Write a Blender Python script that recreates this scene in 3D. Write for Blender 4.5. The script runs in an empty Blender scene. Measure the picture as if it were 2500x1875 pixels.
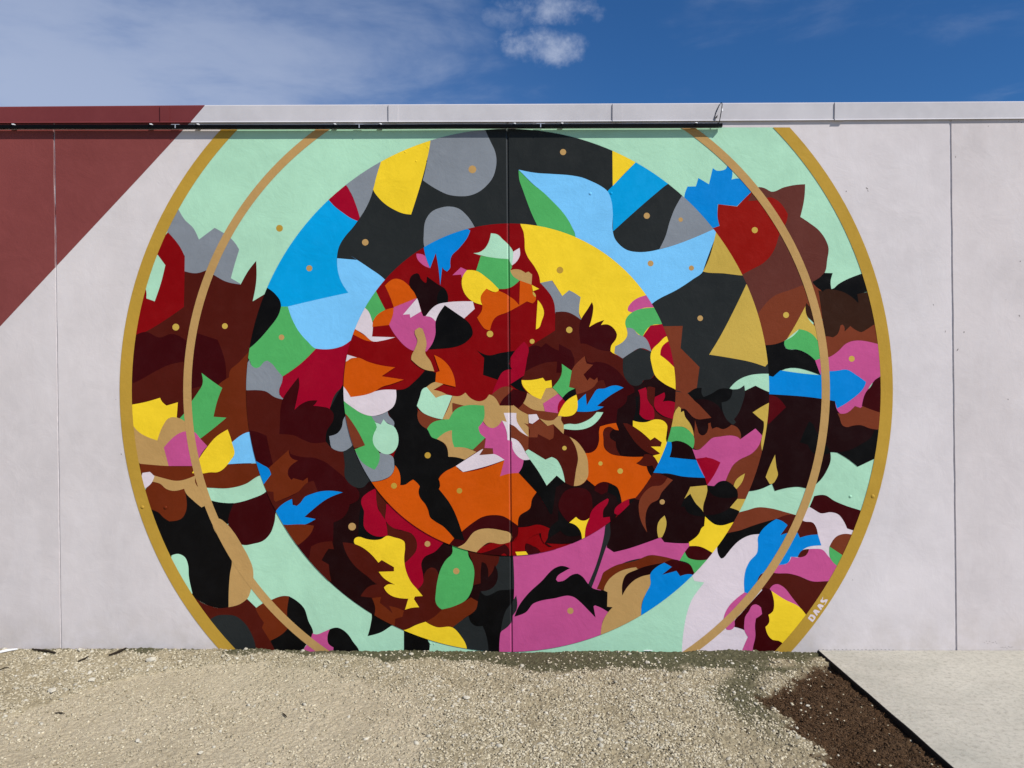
import bpy, bmesh, math, random
import numpy as np
from mathutils import Vector, noise as mnoise
from mathutils.geometry import tessellate_polygon

# ---------------------------------------------------------------- camera, sky, sun, exposure
S = bpy.context.scene
EYE, FPX, DIST = 1.70, 1875.0, 4.90          # eye height (m), focal length in photo pixels, distance to the wall (m)
cam_d = bpy.data.cameras.new('camera')
cam_d.sensor_width = 36.0
cam_d.lens = 36.0 * FPX / 2500.0
cam_d.clip_start, cam_d.clip_end = 0.05, 4000.0
cam = bpy.data.objects.new('camera', cam_d)
cam.location = (0.0, -DIST, EYE)
cam.rotation_euler = (math.radians(90), 0, 0)
S.collection.objects.link(cam)
S.camera = cam

SUN_DIR = Vector((1.15, -1.0, 1.38)).normalized()     # towards the sun: right of and behind the camera
elev = math.asin(SUN_DIR.z)
azim = math.atan2(SUN_DIR.x, SUN_DIR.y)                # from +Y, clockwise

world = bpy.data.worlds.new('World')
S.world = world
world.use_nodes = True
wt = world.node_tree
wt.nodes.clear()
def wn(kind, **kw):
    n = wt.nodes.new(kind)
    for k, v in kw.items():
        setattr(n, k, v)
    return n
def wl(a, b): wt.links.new(a, b)
def wmath(op, a, b=None, clamp=False):
    n = wn('ShaderNodeMath', operation=op, use_clamp=clamp)
    for i, v in enumerate((a, b)):
        if v is None: continue
        if isinstance(v, (int, float)): n.inputs[i].default_value = v
        else: wl(v, n.inputs[i])
    return n.outputs[0]
sky = wn('ShaderNodeTexSky', sky_type='NISHITA')
sky.sun_disc = False
sky.sun_elevation = elev
sky.sun_rotation = azim
sky.altitude = 300.0
sky.air_density = 1.0
sky.dust_density = 0.15
sky.ozone_density = 4.0
skystr = 0.058
tc = wn('ShaderNodeTexCoord')
sep = wn('ShaderNodeSeparateXYZ'); wl(tc.outputs['Generated'], sep.inputs[0])
# stretched coordinates on a cloud plane: direction / height
zc = wmath('MAXIMUM', sep.outputs[2], 0.06)
px_ = wmath('DIVIDE', sep.outputs[0], zc)
py_ = wmath('DIVIDE', sep.outputs[1], zc)
comb = wn('ShaderNodeCombineXYZ'); wl(px_, comb.inputs[0]); wl(py_, comb.inputs[1])
def wnoise(scale, detail, rough, vec, off=(0, 0, 0), scl=(1, 1, 1), dist=0.0):
    mp = wn('ShaderNodeMapping'); wl(vec, mp.inputs[0])
    mp.inputs['Location'].default_value = off
    mp.inputs['Scale'].default_value = scl
    n = wn('ShaderNodeTexNoise'); wl(mp.outputs[0], n.inputs['Vector'])
    n.inputs['Scale'].default_value = scale
    n.inputs['Detail'].default_value = detail
    n.inputs['Roughness'].default_value = rough
    n.inputs['Distortion'].default_value = dist
    return n.outputs['Fac']
def wramp(v, a, b, lo=0.0, hi=1.0):
    n = wn('ShaderNodeMapRange', interpolation_type='SMOOTHSTEP')
    wl(v, n.inputs[0])
    for i, k in enumerate((a, b, lo, hi)): n.inputs[1 + i].default_value = k
    return n.outputs[0]
# thin cirrus veil, denser towards the left (west) half of the sky
veil = wnoise(0.75, 6.0, 0.55, comb.outputs[0], off=(3.1, 1.7, 0), scl=(1.0, 0.9, 1), dist=0.6)
wisp = wnoise(2.3, 8.0, 0.60, comb.outputs[0], off=(0.4, 7.3, 0), scl=(1.0, 1.1, 1), dist=0.35)
side = wramp(sep.outputs[0], 0.16, -0.58)
cov = wmath('ADD', wmath('MULTIPLY', veil, 0.62), wmath('MULTIPLY', wisp, 0.38))
cov = wmath('ADD', cov, wmath('MULTIPLY', side, 0.23))
cirrus = wmath('MULTIPLY', wramp(cov, 0.51, 0.79), 0.50)
hazeL = wmath('MULTIPLY', wmath('MULTIPLY', side, wramp(sep.outputs[2], 0.52, 0.30)), 0.26)
# two small torn cumulus puffs
puffn = wnoise(21.0, 9.0, 0.62, tc.outputs['Generated'], off=(0.37, 0.1, 0.26), scl=(1, 1, 1.15), dist=0.1)
puffd = wnoise(70.0, 6.0, 0.65, tc.outputs['Generated'], off=(0.9, 0.4, 0.2), scl=(1, 1, 1.2))
def puff(u, v, wa, wb, lift):
    d = Vector(((u - 1250) / FPX, 1.0, (937.5 - v) / FPX)).normalized()
    ax = Vector((1, 0, 0)); ax = (ax - d * ax.dot(d)).normalized(); up = d.cross(ax) * -1
    def dot(vec):
        n = wn('ShaderNodeVectorMath', operation='DOT_PRODUCT'); wl(tc.outputs['Generated'], n.inputs[0])
        n.inputs[1].default_value = vec
        return n.outputs['Value']
    a = wmath('DIVIDE', dot(ax), wa); b = wmath('DIVIDE', dot(up), wb)
    q = wmath('ADD', wmath('MULTIPLY', a, a), wmath('MULTIPLY', b, b))
    front = wramp(dot(d), 0.5, 0.8)
    m = wmath('SUBTRACT', 1.0, q)
    m = wmath('ADD', m, wmath('MULTIPLY', wmath('SUBTRACT', puffn, 0.5), 4.2))
    m = wmath('ADD', m, wmath('MULTIPLY', wmath('SUBTRACT', puffd, 0.5), 1.5))
    return wmath('MULTIPLY', wmath('MULTIPLY', wramp(m, -0.3, 2.3), front), lift)
p1 = puff(1360, 14, 0.058, 0.020, 0.78)
p2 = puff(1320, 114, 0.058, 0.020, 0.90)
p3 = puff(1210, 48, 0.045, 0.012, 0.40)
allc = wmath('MAXIMUM', wmath('MAXIMUM', p1, p2), p3)
allc = wmath('ADD', wmath('MAXIMUM', allc, cirrus), hazeL, clamp=True)
tint = wn('ShaderNodeMix', data_type='RGBA', blend_type='MULTIPLY')
tint.inputs[0].default_value = 1.0
wl(sky.outputs[0], tint.inputs[6])
tint.inputs[7].default_value = (0.52, 1.08, 1.62, 1)
mixc = wn('ShaderNodeMix', data_type='RGBA', blend_type='MIX')
wl(allc, mixc.inputs[0]); wl(tint.outputs[2], mixc.inputs[6])
mixc.inputs[7].default_value = (8.2, 9.3, 12.0, 1)
bg = wn('ShaderNodeBackground'); wl(mixc.outputs[2], bg.inputs[0]); bg.inputs[1].default_value = skystr
wo = wn('ShaderNodeOutputWorld'); wl(bg.outputs[0], wo.inputs[0])

sun_d = bpy.data.lights.new('sun', 'SUN')
sun_d.energy = 5.0
sun_d.angle = math.radians(0.53)
sun_d.color = (1.0, 0.955, 0.89)
sun = bpy.data.objects.new('sun', sun_d)
sun.rotation_euler = SUN_DIR.to_track_quat('Z', 'Y').to_euler()
sun.location = SUN_DIR * 40
S.collection.objects.link(sun)

S.view_settings.view_transform = 'Standard'
S.view_settings.look = 'None'
S.view_settings.exposure = 0.0
S.view_settings.gamma = 1.0
S.view_settings.use_curve_mapping = False

random.seed(7)
rng = np.random.default_rng(11)
C = S.collection

# ---------------------------------------------------------------- helpers
def wall(u, v, off=0.0):
    """photo pixel -> point on the plane 'off' metres in front of the wall face"""
    k = (DIST - off) / FPX
    return Vector(((u - 1250.0) * k, -off, EYE - (v - 937.5) * k))
def gnd(u, v):
    t = EYE * FPX / (v - 937.5)
    return ((u - 1250.0) / FPX * t, t - DIST)
def lin(c):
    c = c / 255.0
    return c / 12.92 if c <= 0.04045 else ((c + 0.055) / 1.055) ** 2.4

def link(name, mesh, parent=None, mats=()):
    o = bpy.data.objects.new(name, mesh)
    C.objects.link(o)
    for m in mats: mesh.materials.append(m)
    if parent is not None: o.parent = parent
    return o
def tag(o, label=None, cat=None, group=None, kind=None):
    if label: o['label'] = label
    if cat: o['category'] = cat
    if group: o['group'] = group
    if kind: o['kind'] = kind
    return o
def empty(name, loc=(0, 0, 0)):
    o = bpy.data.objects.new(name, None)
    o.location = loc
    o.empty_display_size = 0.2
    C.objects.link(o)
    return o
def mesh_from(verts, faces, name='m', smooth=False, mi=None):
    me = bpy.data.meshes.new(name)
    me.from_pydata([tuple(v) for v in verts], [], faces)
    if smooth: me.polygons.foreach_set('use_smooth', [True] * len(me.polygons))
    if mi is not None: me.polygons.foreach_set('material_index', mi)
    me.update()
    return me
def box(V, F, lo, hi):
    b = len(V)
    for z in (lo[2], hi[2]):
        V += [(lo[0], lo[1], z), (hi[0], lo[1], z), (hi[0], hi[1], z), (lo[0], hi[1], z)]
    for f in ((0, 3, 2, 1), (4, 5, 6, 7), (0, 1, 5, 4), (1, 2, 6, 5), (2, 3, 7, 6), (3, 0, 4, 7)):
        F.append(tuple(b + i for i in f))
def tube(V, F, pts, r, n=8):
    pts = [Vector(p) for p in pts]
    b0 = len(V)
    for i, p in enumerate(pts):
        d = (pts[min(i + 1, len(pts) - 1)] - pts[max(i - 1, 0)]).normalized()
        a = d.orthogonal().normalized() if abs(d.y) > 0.9 else d.cross(Vector((0, 1, 0))).normalized()
        c = d.cross(a)
        rr = r[i] if isinstance(r, (list, tuple)) else r
        for k in range(n):
            t = 2 * math.pi * k / n
            V.append(tuple(p + (a * math.cos(t) + c * math.sin(t)) * rr))
    for i in range(len(pts) - 1):
        for k in range(n):
            F.append((b0 + i * n + k, b0 + i * n + (k + 1) % n, b0 + (i + 1) * n + (k + 1) % n, b0 + (i + 1) * n + k))
    F.append(tuple(b0 + k for k in range(n))[::-1])
    F.append(tuple(b0 + (len(pts) - 1) * n + k for k in range(n)))

def new_mat(name):
    m = bpy.data.materials.new(name)
    m.use_nodes = True
    nt = m.node_tree
    b = nt.nodes['Principled BSDF']
    return m, nt, b
def n_(nt, kind, **kw):
    n = nt.nodes.new(kind)
    for k, v in kw.items(): setattr(n, k, v)
    return n
def tex(nt, scale, detail=4, rough=0.55, scl=None, src='Object', dist=0.0):
    c = n_(nt, 'ShaderNodeTexCoord')
    out = c.outputs[src]
    if scl:
        mp = n_(nt, 'ShaderNodeMapping'); nt.links.new(out, mp.inputs[0]); mp.inputs['Scale'].default_value = scl
        out = mp.outputs[0]
    t = n_(nt, 'ShaderNodeTexNoise')
    nt.links.new(out, t.inputs['Vector'])
    t.inputs['Scale'].default_value = scale
    t.inputs['Detail'].default_value = detail
    t.inputs['Roughness'].default_value = rough
    t.inputs['Distortion'].default_value = dist
    return t.outputs['Fac']
def mix(nt, fac, a, b, blend='MIX'):
    m = n_(nt, 'ShaderNodeMix', data_type='RGBA', blend_type=blend)
    for i, v in ((0, fac), (6, a), (7, b)):
        if isinstance(v, (int, float)): m.inputs[i].default_value = v
        elif isinstance(v, (tuple, list)): m.inputs[i].default_value = (*v[:3], 1)
        else: nt.links.new(v, m.inputs[i])
    return m.outputs[2]
def ramp(nt, v, a, b, lo=0.0, hi=1.0):
    n = n_(nt, 'ShaderNodeMapRange')
    nt.links.new(v, n.inputs[0])
    for i, k in enumerate((a, b, lo, hi)): n.inputs[1 + i].default_value = k
    return n.outputs[0]
def mul(nt, a, k, op='MULTIPLY'):
    m = n_(nt, 'ShaderNodeMath', operation=op)
    for i, v in enumerate((a, k)):
        if isinstance(v, (int, float)): m.inputs[i].default_value = v
        else: nt.links.new(v, m.inputs[i])
    return m.outputs[0]

def paint(name, col, rough=0.5, stain=0.0, bump=0.6):
    """masonry paint rolled over trowelled concrete"""
    m, nt, b = new_mat(name)
    big = tex(nt, 1.3, 5, 0.6)
    mid = tex(nt, 9.0, 4, 0.6)
    base = mix(nt, ramp(nt, big, 0.35, 0.68), [c * 0.90 for c in col], [min(1, c * 1.06 + 0.001) for c in col])
    base = mix(nt, ramp(nt, mid, 0.45, 0.75, 0, 0.45), base, [min(1, c * 1.10 + 0.004) for c in col])
    if stain:
        st = tex(nt, 2.2, 6, 0.65, scl=(1.0, 1.0, 0.35))
        base = mix(nt, ramp(nt, st, 0.50, 0.74, 0, stain), base, (0.43, 0.385, 0.36), 'MIX')
        run = tex(nt, 3.4, 5, 0.7, scl=(3.2, 1.0, 0.10))
        base = mix(nt, ramp(nt, run, 0.58, 0.80, 0, stain * 0.8), base, (0.40, 0.36, 0.34))
        roll = tex(nt, 2.0, 3, 0.5, scl=(1.8, 1.0, 0.6), dist=1.2)
        base = mix(nt, ramp(nt, roll, 0.54, 0.60, 0, 0.10), base, (0.66, 0.63, 0.64))
        co = n_(nt, 'ShaderNodeTexCoord'); sp = n_(nt, 'ShaderNodeSeparateXYZ')
        nt.links.new(co.outputs['Object'], sp.inputs[0])
        lo = ramp(nt, sp.outputs[2], 0.30, 0.0)
        dirt = tex(nt, 7.0, 5, 0.7)
        base = mix(nt, mul(nt, lo, ramp(nt, dirt, 0.38, 0.70, 0, 0.38)), base, (0.36, 0.31, 0.24))
    nt.links.new(base, b.inputs['Base Color'])
    rr = ramp(nt, mid, 0.3, 0.7, rough - 0.07, rough + 0.1)
    nt.links.new(rr, b.inputs['Roughness'])
    b.inputs['Specular IOR Level'].default_value = 0.06
    t1 = tex(nt, 4.5, 5, 0.62, dist=0.6)
    t2 = tex(nt, 38.0, 3, 0.6)
    t3 = tex(nt, 260.0, 2, 0.5)
    h = mul(nt, mul(nt, mul(nt, t1, 1.0), mul(nt, t2, 0.16), 'ADD'), mul(nt, t3, 0.022), 'ADD')
    bp = n_(nt, 'ShaderNodeBump'); nt.links.new(h, bp.inputs['Height'])
    bp.inputs['Strength'].default_value = bump; bp.inputs['Distance'].default_value = 0.008
    if bump: nt.links.new(bp.outputs[0], b.inputs['Normal'])
    return m
def flat_mat(name, col, rough=0.5, metal=0.0, spec=0.5):
    m, nt, b = new_mat(name)
    t = tex(nt, 25.0, 4, 0.6)
    nt.links.new(mix(nt, ramp(nt, t, 0.3, 0.7), [c * 0.85 for c in col], [c * 1.12 for c in col]), b.inputs['Base Color'])
    b.inputs['Roughness'].default_value = rough
    b.inputs['Metallic'].default_value = metal
    b.inputs['Specular IOR Level'].default_value = spec
    return m

# albedo = colour seen in full sun on this wall / light factor there
KW = 1.05
def alb(r, g, b_): return tuple(min(0.86, lin(c) / KW) for c in (r, g, b_))
PALETTE = {
 'mint': (166, 211, 181), 'gold': (177, 141, 54), 'tan': (180, 143, 88), 'grey': (127, 133, 140), 'yellow': (236, 201, 42),
 'charcoal': (36, 39, 39), 'black': (9, 8, 8), 'azure': (0, 127, 204), 'sky': (0, 151, 211), 'paleblue': (117, 191, 238),
 'green': (77, 166, 91), 'crimson': (148, 1, 34), 'darkred': (125, 2, 6), 'vermilion': (139, 15, 5), 'pink': (188, 79, 134),
 'orange': (197, 80, 4), 'brown': (74, 19, 10), 'sienna': (102, 38, 12), 'rust': (114, 52, 30), 'cocoa': (93, 46, 38),
 'maroon': (54, 2, 5), 'wine': (27, 4, 5), 'maroonblack': (26, 4, 5), 'crimsonbrown': (76, 1, 8), 'umber': (48, 25, 13),
 'lilac': (214, 201, 206), 'brass': (192, 162, 72)}
NICE = {'sky': 'sky blue', 'paleblue': 'pale blue', 'darkred': 'dark red', 'crimsonbrown': 'dark crimson', 'maroonblack': 'near black maroon',
        'lilac': 'pale lilac', 'mint': 'mint green', 'wine': 'very dark wine', 'brass': 'mustard'}
MAT = {k: paint('paint_' + k, alb(*v), 0.42) for k, v in PALETTE.items()}
M_WALLS = [paint('paint_wall_lilac_white', alb(*c), 0.6, stain=s, bump=0.42) for c, s in
           (((203, 196, 195), 0.11), ((205, 198, 197), 0.09), ((205, 198, 198), 0.09), ((202, 194, 193), 0.15))]
M_WALL = M_WALLS[0]
M_MAROON = paint('paint_wall_maroon', alb(124, 63, 61), 0.55)
M_SEAL = flat_mat('joint_sealant', alb(205, 198, 198), 0.42, 0.0, 0.6)
M_FLASH = paint('flashing_grey', alb(193, 190, 193), 0.5, bump=0.0)
M_FLASHM = paint('flashing_maroon', alb(112, 52, 54), 0.5, bump=0.0)
M_BLACK = flat_mat('black_powder_coat', (0.0025, 0.0025, 0.003), 0.4, 0.0, 0.08)
M_STEEL = flat_mat('galvanised', (0.55, 0.55, 0.56), 0.35, 0.6)
M_WHITE = flat_mat('white_plastic', (0.78, 0.78, 0.78), 0.4)
M_CHIP = flat_mat('bare_chip', (0.11, 0.09, 0.08), 0.9)
M_ROOF = flat_mat('roof_membrane', (0.5, 0.5, 0.5), 0.8)

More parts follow.
